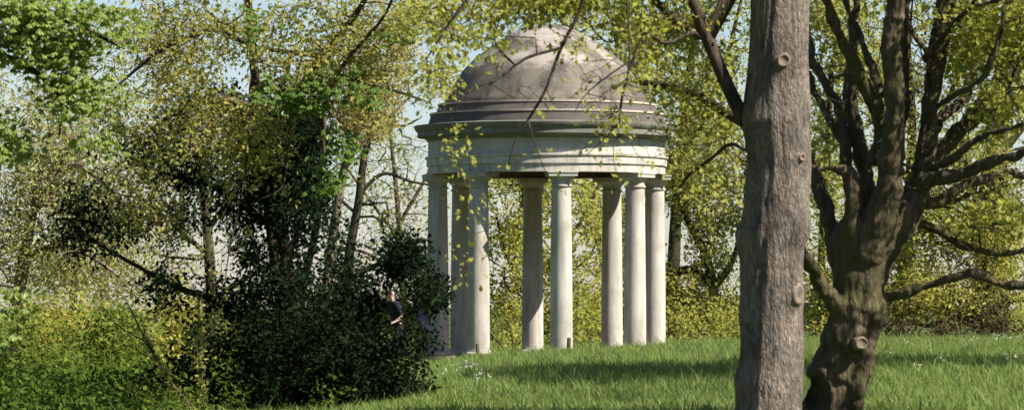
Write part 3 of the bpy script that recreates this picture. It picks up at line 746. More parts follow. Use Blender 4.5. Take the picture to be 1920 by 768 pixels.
# ------------------------------------------------------------------ dark evergreen at left
def build_evergreen():
    d = 55.0; GAP[:] = [1.5, 0.045]
    base = P(545, 775, d)
    paths = [PP([(545, 780, 16), (540, 660, 14), (520, 520, 11), (500, 380, 8), (480, 250, 5), (470, 160, 2.5)], d),
             PP([(540, 690, 11), (460, 600, 9), (400, 560, 8), (350, 545, 6), (260, 500, 4), (140, 430, 2.5)], d),
             PP([(540, 660, 10), (600, 560, 8), (660, 520, 6), (740, 490, 4), (810, 540, 2)], d),
             PP([(520, 520, 8), (570, 400, 6), (575, 260, 3)], d), PP([(500, 420, 6), (400, 350, 5), (280, 320, 3)], d),
             PP([(545, 720, 9), (650, 680, 7), (740, 640, 4), (800, 600, 2)], d)]
    ells = [(400, 270, 120, 90, 150), (480, 330, 120, 110, 170), (330, 290, 90, 60, 60), (560, 250, 60, 100, 110), (520, 300, 80, 110, 90), (550, 420, 110, 120, 170), (430, 480, 150, 110, 220),
            (560, 600, 180, 120, 210), (480, 700, 240, 90, 170), (640, 540, 90, 100, 110), (700, 650, 110, 110, 150), (755, 545, 62, 65, 80), (805, 545, 32, 28, 16), (755, 470, 45, 40, 50), (810, 540, 36, 34, 40), (775, 640, 50, 60, 60), (720, 740, 85, 60, 60), (640, 740, 170, 60, 70),
            (260, 440, 140, 80, 90), (140, 420, 95, 65, 40), (200, 380, 90, 50, 26), (330, 540, 80, 50, 26), (310, 350, 90, 55, 50), (230, 255, 70, 45, 26), (300, 520, 70, 35, 20), (400, 620, 60, 50, 26), (590, 330, 20, 90, 26), (380, 170, 60, 40, 16), (640, 690, 160, 110, 110), (560, 610, 120, 110, 110, 53.9), (640, 560, 90, 90, 60, 54.1), (480, 660, 150, 90, 60, 54.0), (560, 755, 240, 45, 90), (400, 740, 90, 50, 50), (420, 210, 120, 60, 50), (620, 470, 40, 60, 30)]
    make_tree('evergreen_tree', 'broad dark evergreen with skirts to the ground, left of the temple', 'tree', tuple(base), paths, ells, d, 1.15,
              M['evergreen'], M['bark_dark'], 0.064, 34, 0.17, 31, hole=[(702, 525, 776, 645, 0.06), (778, 570, 806, 630, 0.3)], rt=0.0035, wig=0.3, aspect=0.6, droop=0.1, axes=True, seg=0.2)
build_evergreen()

# ------------------------------------------------------------------ golden young oak whose boughs hang before the evergreen
def build_oak():
    d = 51.5; GAP[:] = [1.2, -0.05]; DENS[0] = 1.9
    base = G(640, 58)
    paths = [PP([(560, 700, 17, 58), (545, 560, 15, 57.5), (520, 380, 13, 56.5), (490, 230, 10, 55), (470, 60, 8, 54), (460, -120, 6, 53)], d),
             PP([(500, 260, 9, 55), (540, 200, 8, 53), (595, 120, 7, 52), (650, 50, 6, 51.5), (690, -10, 5, 51), (740, -120, 4, 51)], d),
             PP([(560, 165, 5, 52.5), (600, 108, 5, 52.2), (540, 98, 4.5, 52), (490, 90, 4, 51.8), (420, 60, 3, 51.5)], d),
             PP([(480, 200, 7, 54.5), (380, 190, 6, 52.5), (300, 230, 4, 51.5), (230, 280, 2.5, 51.2)], d),
             PP([(470, 60, 6, 54), (380, 60, 5, 52), (280, 110, 3.5, 51), (210, 170, 2, 51)], d),
             PP([(595, 120, 5, 52), (660, 150, 4, 51.5), (740, 170, 3, 51), (800, 190, 2, 51)], d),
             PP([(545, 98, 2.6, 52), (530, 170, 2.2, 51.6), (500, 260, 2, 51.2), (470, 310, 1.7, 51), (440, 360, 1.4, 51), (405, 430, 1, 51)], d),
             PP([(470, 150, 2.6, 51.6), (468, 250, 2.2, 51.2), (450, 380, 1.8, 51), (430, 470, 1.4, 51), (420, 540, 0.9, 51)], d),
             PP([(545, 180, 2.4, 51.6), (540, 280, 2, 51.2), (520, 360, 1.6, 51), (480, 375, 1, 51)], d)]
    ells = [(430, 120, 200, 110, 300), (300, 190, 130, 110, 200), (400, 270, 150, 100, 170), (300, 350, 130, 80, 90), (370, 430, 100, 70, 60), (600, 90, 150, 90, 240), (720, 70, 110, 80, 150), (700, 190, 90, 70, 60),
            (500, 30, 200, 55, 200), (330, 60, 130, 70, 150), (250, 410, 70, 50, 30), (470, 230, 90, 80, 70), (520, 340, 60, 60, 16), (420, 530, 50, 50, 10), (400, -70, 350, 70, 180), (780, 30, 60, 60, 60)]
    make_tree('oak_tree', 'golden green young leaved tree whose boughs hang in front of the dark evergreen', 'tree', base, paths, ells, d, 1.0,
              M['gold'], M['twig'], 0.06, 9, 0.15, 41, rt=0.0034, wig=0.35, aspect=0.6, droop=0.3, axes=True, seg=0.2, sag=0.04, extra=[(1.2, 55.0, 8.4, 3.0, 1.8, 1.5, 300)])  # extra: upper crown out of view, added to shade the evergreen
build_oak()

# ------------------------------------------------------------------ bright big-leaved boughs at top left
def palmate(centers, g, L, n=6):
    """drooping hand-shaped leaves: n leaflets from one point"""
    m = len(centers)
    head = g.random(m) * 2 * math.pi
    c = np.repeat(centers, n, axis=0)
    a = np.repeat(head, n) + np.tile(np.linspace(-1.5, 1.5, n), m)
    dr = np.repeat(0.5 + 0.7 * g.random(m), n)
    ax = np.stack([np.cos(a), np.sin(a), -dr], -1); ax /= np.linalg.norm(ax, axis=1, keepdims=True)
    nr = np.zeros_like(ax); nr[:, 2] = 1; nr += g.normal(size=ax.shape) * 0.15
    sd = np.cross(ax, nr); sd /= np.linalg.norm(sd, axis=1, keepdims=True); up = np.cross(sd, ax)
    LL = (L * np.tile(0.7 + 0.3 * np.cos(np.linspace(-1.3, 1.3, n)), m) * np.repeat(0.7 + 0.5 * g.random(m), n))[:, None]; W = LL * 0.2
    b = c; m1 = b + ax * LL * 0.5 + up * W * 0.3; m2 = b + ax * LL * 0.75 - up * W * 0.1
    tip = b + ax * LL - np.array([0, 0, 1]) * LL * 0.12
    v = np.stack([b, m1 + sd * W * 0.7, m2 + sd * W, tip, m2 - sd * W, m1 - sd * W * 0.7], 1).reshape(-1, 3)
    k = np.arange(len(c))[:, None] * 6
    f = (k + np.array([[0, 1, 2, 3, 0, 3, 4, 5]])).reshape(-1)
    return v, f, np.full(2 * len(c), 4)

def build_broadleaf(name, label, base, paths, ells, d, dd, mat, seed, L, per, rc):
    g = np.random.default_rng(seed)
    root = thing(name, base, label, 'tree')
    sk = Skeleton()
    for p in paths: sk.path(*p)
    tips, cc = sk.reach(in_ellipses(ells, d, dd, g), g, 0.2, 0.3, 0.04)
    mb = MB(); sk.mesh(mb, 0.0038, 0.42, rmax=0.06); mb.build('trunk', M['twig'], root)
    pts, _ = foliage_points(sk.p[tips], per, rc, g, 0.6)
    mesh_obj('foliage', *palmate(pts, g, L), mat, root, smooth=False)
d_ = 44.0; GAP[:] = [2.0, -0.1]; DENS[0] = 2.0
build_broadleaf('chestnut_tree', 'bright fresh green broadleaf boughs entering at the upper left corner', G(-420, d_),
    [PP([(-420, 800, 40), (-400, 400, 34), (-360, 100, 30), (-330, -150, 22)], d_), PP([(-360, 100, 18), (-200, 60, 13), (-60, 90, 9), (60, 130, 6), (115, 190, 4), (110, 260, 2)], d_),
     PP([(-330, -100, 16), (-150, -60, 11), (40, 0, 8), (150, 50, 5), (230, 90, 3)], d_), PP([(-390, 350, 12), (-200, 280, 8), (-60, 260, 5), (20, 260, 3)], d_), PP([(-390, 420, 10), (-220, 480, 7), (-80, 520, 4), (40, 540, 2.5)], d_)],
    [(40, 30, 110, 55, 40), (130, 60, 100, 60, 32), (60, 110, 100, 50, 26), (150, 150, 70, 60, 22), (215, 50, 60, 50, 14), (140, 190, 60, 50, 14), (30, 90, 70, 60, 20), (170, 275, 45, 18, 7), (10, 250, 30, 30, 6), (-150, 100, 120, 200, 60), (10, 280, 40, 20, 4),
     (10, 590, 40, 50, 5), (-150, 500, 100, 120, 20)], d_, 0.6, M['chestnut'], 51, 0.085, 11, 0.24)
build_broadleaf('sycamore_tree', 'sparse bigger green leaves hanging among the golden boughs above the evergreen', G(560, 59),
    [PP([(560, 700, 9, 59), (566, 560, 8, 58.5), (590, 440, 7, 58), (604, 330, 6, 56), (610, 200, 5, 53), (660, 100, 4, 51), (720, 30, 3, 50.4), (760, -60, 2, 50)], d_),
     PP([(607, 260, 3, 53), (560, 200, 2.4, 51), (500, 180, 1.5, 50.4)], d_), PP([(607, 300, 3, 53), (630, 270, 2, 51), (650, 285, 1.5, 50.4)], d_)],
    [(600, 160, 70, 55, 18), (735, 40, 50, 40, 14), (560, 190, 50, 30, 10), (640, 275, 40, 40, 9), (690, 185, 30, 20, 5), (620, 330, 30, 40, 6), (480, 160, 50, 40, 8), (470, 50, 70, 40, 8)], 50.6, 0.5, M['sycamore'], 52, 0.095, 4, 0.16)

# ------------------------------------------------------------------ trees behind the temple and to the left
GAP[:] = [0.85, -0.15]; DENS[0] = 2.75
BG = 'trees standing behind the temple'
def bgtree(name, label, px, d, paths, ells, dd, leaf, bark, size, k, rc, seed, **kw):
    make_tree(name, label, 'tree', G(px, d), [PP(p, d) for p in paths], ells, d, dd, leaf, bark, size, k, rc, seed, **kw)

bgtree('beech_tree', 'yellow green tree seen between the temple columns', 1010, 112,
       [[(1010, 680, 11), (1005, 540, 9), (985, 400, 7), (960, 250, 4)], [(1000, 520, 5), (1080, 430, 4), (1130, 330, 2.5)], [(1002, 560, 4), (950, 480, 3), (930, 400, 2)]],
       [(970, 480, 85, 140, 170), (950, 380, 60, 80, 50), (1080, 470, 70, 130, 110), (1020, 590, 120, 60, 110), (1000, 330, 120, 90, 100)], 2.0, M['far_b'], M['bark_dark'], 0.120, 14, 0.30, 61, rt=0.0090, group=BG)
bgtree('beech_tree', 'yellow green tree with a forked dark bough just right of the temple', 1335, 116,
       [[(1332, 680, 11), (1336, 530, 10), (1320, 470, 8), (1290, 415, 6.5), (1270, 370, 5), (1255, 300, 3)], [(1335, 530, 9), (1290, 505, 6), (1250, 515, 4), (1200, 500, 3)], [(1336, 540, 8), (1365, 505, 6), (1390, 430, 4), (1400, 300, 3)]],
       [(1300, 560, 110, 80, 170), (1340, 420, 70, 100, 110), (1200, 540, 80, 90, 150), (1300, 590, 130, 40, 110), (1110, 590, 90, 50, 90), (1110, 380, 70, 70, 70), (1160, 430, 70, 110, 110), (1270, 330, 80, 70, 90), (1380, 300, 50, 120, 80)], 2.0, M['far_a'], M['bark_dark'], 0.120, 13, 0.30, 62, rt=0.0090, group=BG)
bgtree('beech_tree', 'tall hazel green tree rising behind the right half of the dome', 1290, 128,
       [[(1260, 720, 15), (1265, 450, 12), (1280, 250, 9), (1300, 50, 6), (1300, -80, 4)], [(1270, 330, 7), (1200, 200, 5), (1150, 60, 3)], [(1275, 300, 7), (1350, 150, 5), (1390, 0, 3)]],
       [(1290, 140, 140, 110, 190), (1340, 20, 130, 80, 120), (1180, 120, 80, 110, 110), (1280, 300, 100, 90, 130), (1100, 30, 120, 70, 90), (1340, 220, 70, 60, 60)], 2.4, M['far_b'], M['bark_dark'], 0.138, 11, 0.36, 63, rt=0.0105, group=BG)
bgtree('beech_tree', 'yellow green tree filling the gap between the two big trunks', 1545, 114,
       [[(1545, 680, 9), (1540, 500, 7), (1550, 300, 5), (1560, 120, 3)], [(1542, 480, 4), (1600, 400, 3)]],
       [(1560, 520, 70, 110, 110), (1550, 590, 60, 50, 60), (1560, 330, 90, 110, 120), (1590, 130, 110, 120, 140), (1560, 20, 90, 60, 60)], 1.8, M['far_a'], M['bark_dark'], 0.120, 12, 0.30, 64, rt=0.0090, group=BG)
bgtree('beech_tree', 'yellowish tree with low dark sprawling limbs behind the right meadow', 1850, 112,
       [[(1850, 660, 14), (1845, 600, 12), (1850, 500, 9), (1830, 380, 6), (1800, 260, 4)], [(1850, 615, 12), (1790, 590, 10), (1730, 575, 7), (1680, 600, 5), (1660, 625, 4)], [(1846, 590, 8), (1900, 560, 7), (1960, 570, 5)], [(1790, 590, 6), (1740, 610, 4), (1700, 600, 3)]],
       [(1790, 460, 100, 70, 150), (1720, 500, 50, 60, 60), (1760, 380, 90, 60, 90), (1880, 480, 60, 110, 100), (1760, 560, 110, 45, 120), (1880, 570, 70, 40, 60), (1690, 560, 50, 50, 50), (1800, 280, 110, 70, 80), (1700, 430, 40, 60, 36)], 1.8, M['far_a'], M['bark_dark'], 0.120, 12, 0.30, 65, rt=0.0090, group=BG)
bgtree('ivy_clad_tree', 'thick brown ivy clad trunk at the right edge behind the meadow', 1862, 120,
       [[(1862, 700, 32), (1862, 560, 30), (1858, 400, 28), (1866, 300, 24), (1880, 150, 18), (1900, -20, 10)], [(1866, 300, 9), (1930, 220, 7), (1990, 120, 4)]],
       [(1862, 480, 34, 140, 120), (1870, 330, 30, 80, 50), (1930, 330, 80, 180, 130), (1900, 60, 120, 130, 130)], 0.9, M['far_b'], M['bark_far'], 0.120, 8, 0.28, 66, rt=0.0105, group=BG)
bgtree('beech_tree', 'tall pale green tree behind the many limbed tree', 1700, 132,
       [[(1690, 720, 15), (1700, 450, 12), (1710, 250, 9), (1700, 60, 6)], [(1705, 320, 7), (1780, 180, 5), (1830, 40, 3)], [(1705, 350, 6), (1640, 200, 4), (1600, 60, 3)]],
       [(1700, 140, 150, 120, 150), (1820, 90, 100, 110, 90), (1600, 220, 100, 120, 90), (1720, 0, 200, 70, 90), (1720, 290, 130, 90, 60)], 2.4, M['far_b'], M['bark_far'], 0.138, 9, 0.36, 67, rt=0.0105, group=BG)
bgtree('slim_tree', 'slender leaning dark tree with nearly bare side branches left of the temple', 655, 106,
       [[(655, 690, 11), (656, 470, 9.5), (672, 380, 8), (684, 290, 7), (700, 230, 5.5), (720, 150, 4), (730, 60, 2.5)], [(676, 360, 4), (720, 325, 3.6), (770, 340, 2.6), (830, 350, 1.6)], [(668, 400, 3.4), (620, 365, 2.6), (580, 370, 1.6)], [(684, 290, 4), (640, 250, 3), (590, 230, 2)], [(700, 230, 3), (760, 235, 2.2), (790, 220, 1.4)]],
       [(740, 300, 60, 60, 30), (680, 230, 90, 50, 60), (740, 400, 50, 60, 26), (640, 320, 60, 70, 30)], 1.2, M['pale'], M['bark_dark'], 0.092, 5, 0.22, 68, rt=0.006, bare=[(720, 330, 110, 120, 150), (740, 440, 60, 60, 60)], wig=0.4, group='trees left of the temple')
bgtree('copper_tree', 'pinkish copper leaved tree left of the dome', 700, 84,
       [[(600, 700, 12), (620, 480, 10), (650, 300, 8), (690, 180, 6), (710, 60, 3)], [(650, 300, 5), (720, 230, 3.5), (770, 180, 2)], [(655, 260, 4), (610, 170, 3), (590, 100, 2)]],
       [(690, 180, 95, 75, 190), (650, 240, 80, 40, 70), (740, 110, 70, 60, 80), (620, 140, 70, 60, 60)], 1.3, M['copper'], M['twig_pale'], 0.078, 8, 0.20, 69, rt=0.0055, group='trees left of the temple')
bgtree('willowy_tree', 'thin pale budding tree with drooping twigs at the far left', 70, 82,
       [[(20, 720, 7), (40, 520, 6), (70, 350, 4.5), (100, 220, 3), (120, 120, 2)], [(60, 400, 4), (140, 310, 4), (210, 360, 2.5), (250, 440, 1.5)], [(45, 480, 5), (110, 460, 3.5), (200, 500, 2.5), (270, 570, 1.5)], [(80, 310, 4), (20, 250, 3), (-60, 260, 2)]],
       [(100, 330, 130, 110, 340), (60, 450, 120, 90, 300), (40, 200, 120, 90, 130), (180, 420, 110, 90, 140), (150, 540, 120, 60, 60), (40, 560, 70, 60, 40), (130, 220, 130, 60, 60)], 1.6, M['pale'], M['twig_pale'], 0.087, 5, 0.25, 70, rt=0.0052, wig=0.4, sag=0.06, bare=[(110, 380, 170, 180, 420)], group='trees left of the temple')
bgtree('budding_tree', 'grey twigged half bare tree showing through the evergreen', 400, 98,
       [[(400, 720, 14), (395, 520, 11), (380, 350, 8), (350, 180, 5)], [(390, 430, 6), (470, 320, 4), (540, 230, 3)], [(392, 480, 5), (300, 400, 4), (220, 330, 2.5)], [(398, 560, 5), (500, 500, 4), (590, 470, 2.5)]],
       [(300, 480, 130, 90, 50), (420, 330, 150, 110, 60), (260, 230, 120, 80, 50), (500, 200, 120, 90, 50), (250, 120, 160, 100, 60)], 1.8, M['pale'], M['bark_far'], 0.092, 5, 0.26, 71, rt=0.006, wig=0.4, bare=[(350, 400, 200, 200, 260)], group='trees left of the temple')
bgtree('field_tree', 'round yellow green tree far behind the left shrubs', 190, 140,
       [[(190, 760, 12), (195, 560, 9), (200, 400, 5)], [(195, 540, 5), (120, 450, 3)], [(195, 500, 5), (270, 420, 3)]],
       [(190, 560, 150, 100, 150), (130, 480, 90, 60, 40)], 2.4, M['pale'], M['bark_far'], 0.147, 8, 0.42, 72, rt=0.008, group='trees left of the temple')

make_tree('plane_tree', 'spreading tree at the right whose boughs reach the upper right corner', 'tree', (12.6, 66.0, float(gz(12.6, 66.0))),
          [([(12.6, 66, 0.3), (12.5, 66, 3), (12.2, 65.6, 6), (12.0, 65.4, 10), (11.8, 65, 12)], [0.42, 0.36, 0.3, 0.2, 0.08]),
           ([(12.3, 65.8, 5), (10.5, 64.5, 7), (8.6, 63.5, 8)], [0.2, 0.13, 0.06]), ([(12.2, 65.6, 5.5), (14.5, 67, 8), (17, 69, 9)], [0.2, 0.13, 0.06]), ([(12.3, 65.8, 4.6), (10, 64.6, 5.6), (8.0, 64, 5.4)], [0.14, 0.08, 0.03])],
          [(1860, 60, 60, 60, 8)], 64.0, 0.8, M['lime'], M['bark_far'], 0.17, 20, 0.42, 73, rt=0.006, seg=0.35, axes=True,
          extra=[(9.9, 62.5, 9.4, 2.9, 7.5, 1.5, 880), (15.5, 69.0, 9.3, 3.6, 5.0, 1.7, 420), (12.5, 66, 10.5, 3.5, 4, 1.8, 250), (8.4, 64, 5.6, 1.2, 1.2, 0.7, 14)])

bgtree('twiggy_tree', 'pale fine twigged tree filling the left edge behind the bright green boughs', 130, 92,
       [[(130, 740, 9), (140, 520, 7), (150, 330, 5), (160, 150, 3), (165, 20, 2)], [(145, 440, 4), (60, 330, 3), (0, 220, 2)], [(145, 460, 4), (230, 340, 3), (300, 230, 2)], [(140, 540, 4), (60, 480, 3), (-40, 440, 2)], [(150, 300, 3), (90, 180, 2), (60, 60, 1.5)]],
       [(120, 300, 200, 190, 420), (220, 480, 170, 100, 200), (60, 520, 120, 80, 80), (200, 100, 200, 100, 120)], 1.8, M['pale'], M['twig_pale'], 0.085, 6, 0.3, 74, rt=0.0045, wig=0.4, bare=[(150, 330, 230, 230, 190)], group='trees left of the temple')
bgtree('twiggy_tree', 'pale fine twigged tree between the evergreen and the temple', 760, 118,
       [[(760, 740, 9), (755, 520, 7), (745, 380, 5), (730, 230, 3)], [(750, 450, 4), (690, 370, 3), (640, 300, 2)], [(748, 420, 4), (800, 330, 3), (840, 250, 2)], [(756, 540, 4), (700, 480, 3), (630, 460, 2)]],
       [(720, 360, 130, 120, 120), (700, 520, 120, 70, 90), (640, 260, 110, 70, 60), (790, 460, 60, 110, 60)], 1.8, M['pale'], M['bark_far'], 0.10, 6, 0.34, 75, rt=0.0055, wig=0.4, bare=[(710, 380, 150, 180, 170)], group='trees left of the temple')

def undergrowth():
    g = np.random.default_rng(79); n = 5200
    y = 50 + 40 * g.random(n); x = -(0.02 + 0.145 * g.random(n)) * y
    keep = (x < -2.2 - 0.02 * (y - 50)); x = x[keep]; y = y[keep]
    hh = np.array([mnoise.noise((a * 0.5, b * 0.3, 4.0)) for a, b in zip(x, y)]); k2 = hh > -0.12; x = x[k2]; y = y[k2]; hh = hh[k2]
    h = (0.12 + 0.42 * g.random(len(x))) * np.clip(0.7 + 1.2 * hh, 0.35, 1.5)
    c = np.repeat(np.stack([x, y, gz(x, y) + h], -1), 16, axis=0) + g.normal(size=(len(x) * 16, 3)) * np.array([0.14, 0.14, 0.12])
    o = mesh_obj('undergrowth', *leaves(c, 0.085, g, 0.5, -0.2), M['under'], None, smooth=False)
    tag(o, 'leafy green undergrowth in the lower left', 'undergrowth', kind='stuff')
undergrowth()

# shrubs
def shrub(label, px, d, ells, dd, leaf, seed, size=0.10, k=24, rc=0.22, group=None, name='shrub', bark=None):
    b = G(px, d)
    pb = [EYE - 0, 0]
    yb = HY + (EYE - b[2]) / d * F
    cx = ells[0][0]; cy = ells[0][1]
    paths = [PP([(px, yb, 3), ((px + cx) / 2 + 6, (yb + cy) / 2, 2.2), (cx, cy, 1.2)], d), PP([(px - 4, yb, 2.4), (px - 40, yb - 40, 1.4), (px - 60, yb - 80, 0.8)], d), PP([(px + 4, yb, 2.4), (px + 36, yb - 36, 1.4), (px + 60, yb - 70, 0.8)], d)]
    make_tree(name, label, 'shrub', b, paths, ells, d, dd, leaf, bark or M['twig'], size, k, rc, seed, group, rt=0.004, axes=True, barkname='stems')
GAP[:] = [1.1, -0.1]; DENS[0] = 1.25
SL = 'yellow green shrubs at the left'
shrub('loose yellow green shrub in the lower left corner', 50, 66, [(60, 690, 110, 60, 60), (30, 620, 70, 70, 40)], 0.9, M['shrub'], 81, group=SL)
shrub('bright shrub left of the bare sapling stems', 210, 70, [(210, 640, 100, 70, 80), (170, 700, 100, 50, 30)], 0.9, M['shrub'], 82, group=SL)
shrub('yellow flowering shrub glimpsed behind the sapling stems', 310, 74, [(310, 600, 70, 70, 100), (340, 670, 70, 50, 60)], 0.9, M['far_a'], 83, group=SL)
shrub('mid green shrub behind the left corner, beneath the drooping twigs', 110, 78, [(110, 610, 120, 50, 80)], 0.9, M['far_b'], 84, group=SL)
SP = 'pale shrubs left of the temple'
shrub('pale budding shrub behind the two people', 745, 104, [(745, 585, 55, 55, 230)], 0.8, M['pale'], 111, size=0.09, k=16, rc=0.25, group=SP)
shrub('pale budding shrub behind the middle of the evergreen', 640, 104, [(640, 600, 70, 55, 240)], 0.8, M['pale'], 112, size=0.09, k=16, rc=0.25, group=SP)
shrub('pale budding shrub behind the left of the evergreen', 480, 102, [(490, 610, 90, 55, 260)], 0.8, M['pale'], 113, size=0.09, k=16, rc=0.25, group=SP)
SR = 'low shrubs along the far edge of the meadow'
for i, (px, w, h, lb, mt) in enumerate([
        (955, 60, 45, 'low yellow shrub framed by the second and third front columns', 'far_a'),
        (1100, 60, 50, 'low green shrub behind the front column, in its right gap', 'far_b'),
        (1285, 70, 50, 'low yellow shrub immediately right of the last temple column', 'far_a'),
        (1370, 50, 55, 'low green shrub tucked left of the straight trunk', 'far_b'),
        (1550, 45, 45, 'low shrub in the gap between the straight and gnarled trunks', 'far_b'),
        (1700, 45, 42, 'brown twiggy shrub beside the burl of the gnarled trunk', 'dry'),
        (1790, 50, 36, 'brown twiggy shrub under the low sprawling limbs', 'dry'),
        (1890, 55, 50, 'brown shrub at the right edge beyond the meadow', 'dry')]):
    d = 108 + (i % 3) * 1.2
    shrub(lb, px, d, [(px, 618, w, h * 0.8, int(w * h / (60 if mt != 'dry' else 26))), (px + 18 - 12 * (i % 4), 590, w * 0.5, h * (1.0 + 0.25 * (i % 3)), int(w * h / 90))], 0.8, M[mt], 90 + i, size=0.10, k=13, rc=0.26, group=SR)

# unseen belt of woodland at the sides and behind, added to block sky light
def sky_blocking_wood():
    g = np.random.default_rng(78); cs = []
    for i in range(74):
        t = i / 73.0
        if t < 0.3: x, y = -38 - 8 * g.random(), 120 - 175 * t / 0.3
        elif t < 0.65: x, y = -40 + 92 * (t - 0.3) / 0.35, -32 - 10 * g.random()
        else: x, y = 50 + 8 * g.random(), -50 + 175 * (t - 0.65) / 0.35
        h = 22 + 7 * g.random(); n = 120
        a = g.normal(size=(n, 3)); a /= np.linalg.norm(a, axis=1, keepdims=True); a *= (g.random(n) ** 0.35)[:, None]
        cs.append(np.array([x, y, h * 0.52]) + a * np.array([5.2, 5.2, h * 0.5]))
    c = np.repeat(np.concatenate(cs), 12, axis=0); c = c + g.normal(size=c.shape) * 0.6
    c[:, 2] = np.maximum(c[:, 2], 0.1)
    o = mesh_obj('sky_blocking_wood', *leaves(c, 0.85, g, 0.7), M['under'], None, smooth=False)
    tag(o, 'unseen belt of woodland added round the park to block sky light', 'woodland', kind='stuff')
sky_blocking_wood()

# distant wood
def far_wood():
    g = np.random.default_rng(77); n = 2600
    y = 230 + 60 * g.random(n); x = (g.random(n) * 2 - 1) * 0.17 * y
    top = 3.2 + 1.8 * np.sin(x * 0.21) + 1.2 * np.sin(x * 0.53 + 1)
    z = gz(x, y) + g.random(n) * np.clip(top, 1.2, 6)
    c = np.repeat(np.stack([x, y, z], -1), 14, axis=0) + g.normal(size=(n * 14, 3)) * np.array([0.5, 0.5, 0.4])
    o = mesh_obj('distant_wood', *leaves(c, 0.32, g, 0.7), M['far_b'], None, smooth=False)
    tag(o, 'far line of low hazy green woodland beyond the park', 'woodland', kind='stuff')
far_wood()

# ------------------------------------------------------------------ bare saplings in front of the left shrubs
def sapling(label, px, d, paths, seed, twigs):
    g = np.random.default_rng(seed); b = G(px, d); root = thing('sapling', b, label, 'sapling', 'bare saplings at the left')
    sk = Skeleton()
    for p in paths: sk.path(*PP(p, d))
    sk.reach(in_ellipses(twigs, d, 0.25, g), g, 0.15, 0.4, 0.02)
    mb = MB(); sk.mesh(mb, 0.0028, 0.4, rmax=0.012); mb.build('stems', M['twig'], root)
    pts, _ = foliage_points(sk.p[g.integers(0, sk.n, 130)], 3, 0.05, g)
    mesh_obj('foliage', *leaves(pts, 0.055, g), M['pale'], root, smooth=False)
sapling('leaning bare sapling forking twice before the left shrubs', 375, 52, [[(375, 775, 2.6), (320, 715, 2.4), (290, 665, 2.2), (260, 610, 1.7), (235, 560, 1.1)], [(290, 668, 1.8), (272, 640, 1.6), (235, 620, 1.3), (205, 595, 0.9)], [(320, 715, 1.6), (285, 650, 1.2), (262, 600, 1)]], 101, [(250, 580, 60, 50, 26)])
sapling('upright bare sapling stem left of the evergreen', 380, 51.5, [[(382, 775, 2.2), (378, 700, 2), (372, 630, 1.6), (374, 560, 1.1)], [(376, 660, 1.2), (400, 600, 0.9)]], 102, [(378, 580, 34, 50, 12)])

# ------------------------------------------------------------------ small wooden stakes and cow parsley
def stake(label, px, py_top, d, w, tilt):
    x, y, z = G(px, d, -0.05); top = EYE - (py_top - HY) / F * d
    root = thing('wooden_stake', (x, y, z), label, 'stake', 'small stakes by the temple')
    mb = MB(); h = top - z
    mb.add(*tube([(x, y, z), (x + tilt * 0.5, y, z + h * 0.5), (x + tilt, y, top - 0.02), (x + tilt, y, top)], [w, w * 0.97, w * 0.95, w * 0.6], 7)); mb.build('post', M['bark_far'], root)
stake('short brown wooden stake in the grass right of the front column', 1066, 632, 95.6, 0.05, 0.01)
stake('short brown wooden stake in the grass by the second left column', 896, 643, 95.8, 0.045, -0.01)

def parsley(n=0):
    g = np.random.default_rng(7)
    m = plain_mat('white_umbel', (0.50, 0.54, 0.40), 0.8, 0.1)
    st = plain_mat('flower_stem', (0.10, 0.18, 0.03), 0.8, 0.1)
    protos = []
    for i in range(3):
        mb = MB(); fl = []
        for k in range(5):
            a = g.random() * 6.28; l = 0.05 + 0.07 * g.random(); h = 0.26 + 0.12 * g.random()
            top = np.array([math.cos(a) * l, math.sin(a) * l, h])
            mb.add(*tube([(0, 0, 0), top * np.array([0.4, 0.4, 0.6]), top], [0.004, 0.003, 0.002], 4))
            pts = top + g.normal(size=(16, 3)) * np.array([0.011, 0.011, 0.004])
            fl.append(leaves(pts, 0.015, g, 1.0, -0.2))
        protos.append((mb, fl))
    lab = {'a': 'small white cow parsley in the grass below the temple, left side', 'b': 'small white flower clump in the grass right of the gnarled trunk'}
    meshes = []
    for mb, fl in protos:
        v, f, c = mb.arrays(); m1 = np_mesh('stem', v, f, c); m1.materials.append(st)
        heads = []
        for v, f, c in fl: m2 = np_mesh('flower_head', v, f, c, False); m2.materials.append(m); heads.append(m2)
        meshes.append([('stem', m1)] + [('flower_head', h) for h in heads])
    spots = [(px, d, 'a') for px, d in zip(825 + 140 * g.random(9), 52 + 17 * g.random(9))] + [(px, d, 'b') for px, d in zip(1660 + 250 * g.random(12), 60 + 30 * g.random(12))]
    for i, (px, d, k) in enumerate(spots):
        root = thing('cow_parsley', G(px, d), lab[k], 'wildflower', 'cow parsley below the temple' if k == 'a' else 'white flowers right of the gnarled trunk')
        root.rotation_euler = (0, 0, i * 1.3)
        for nm, me in meshes[i % 3]:
            o = bpy.data.objects.new(nm, me); COL.objects.link(o); o.parent = root
parsley()

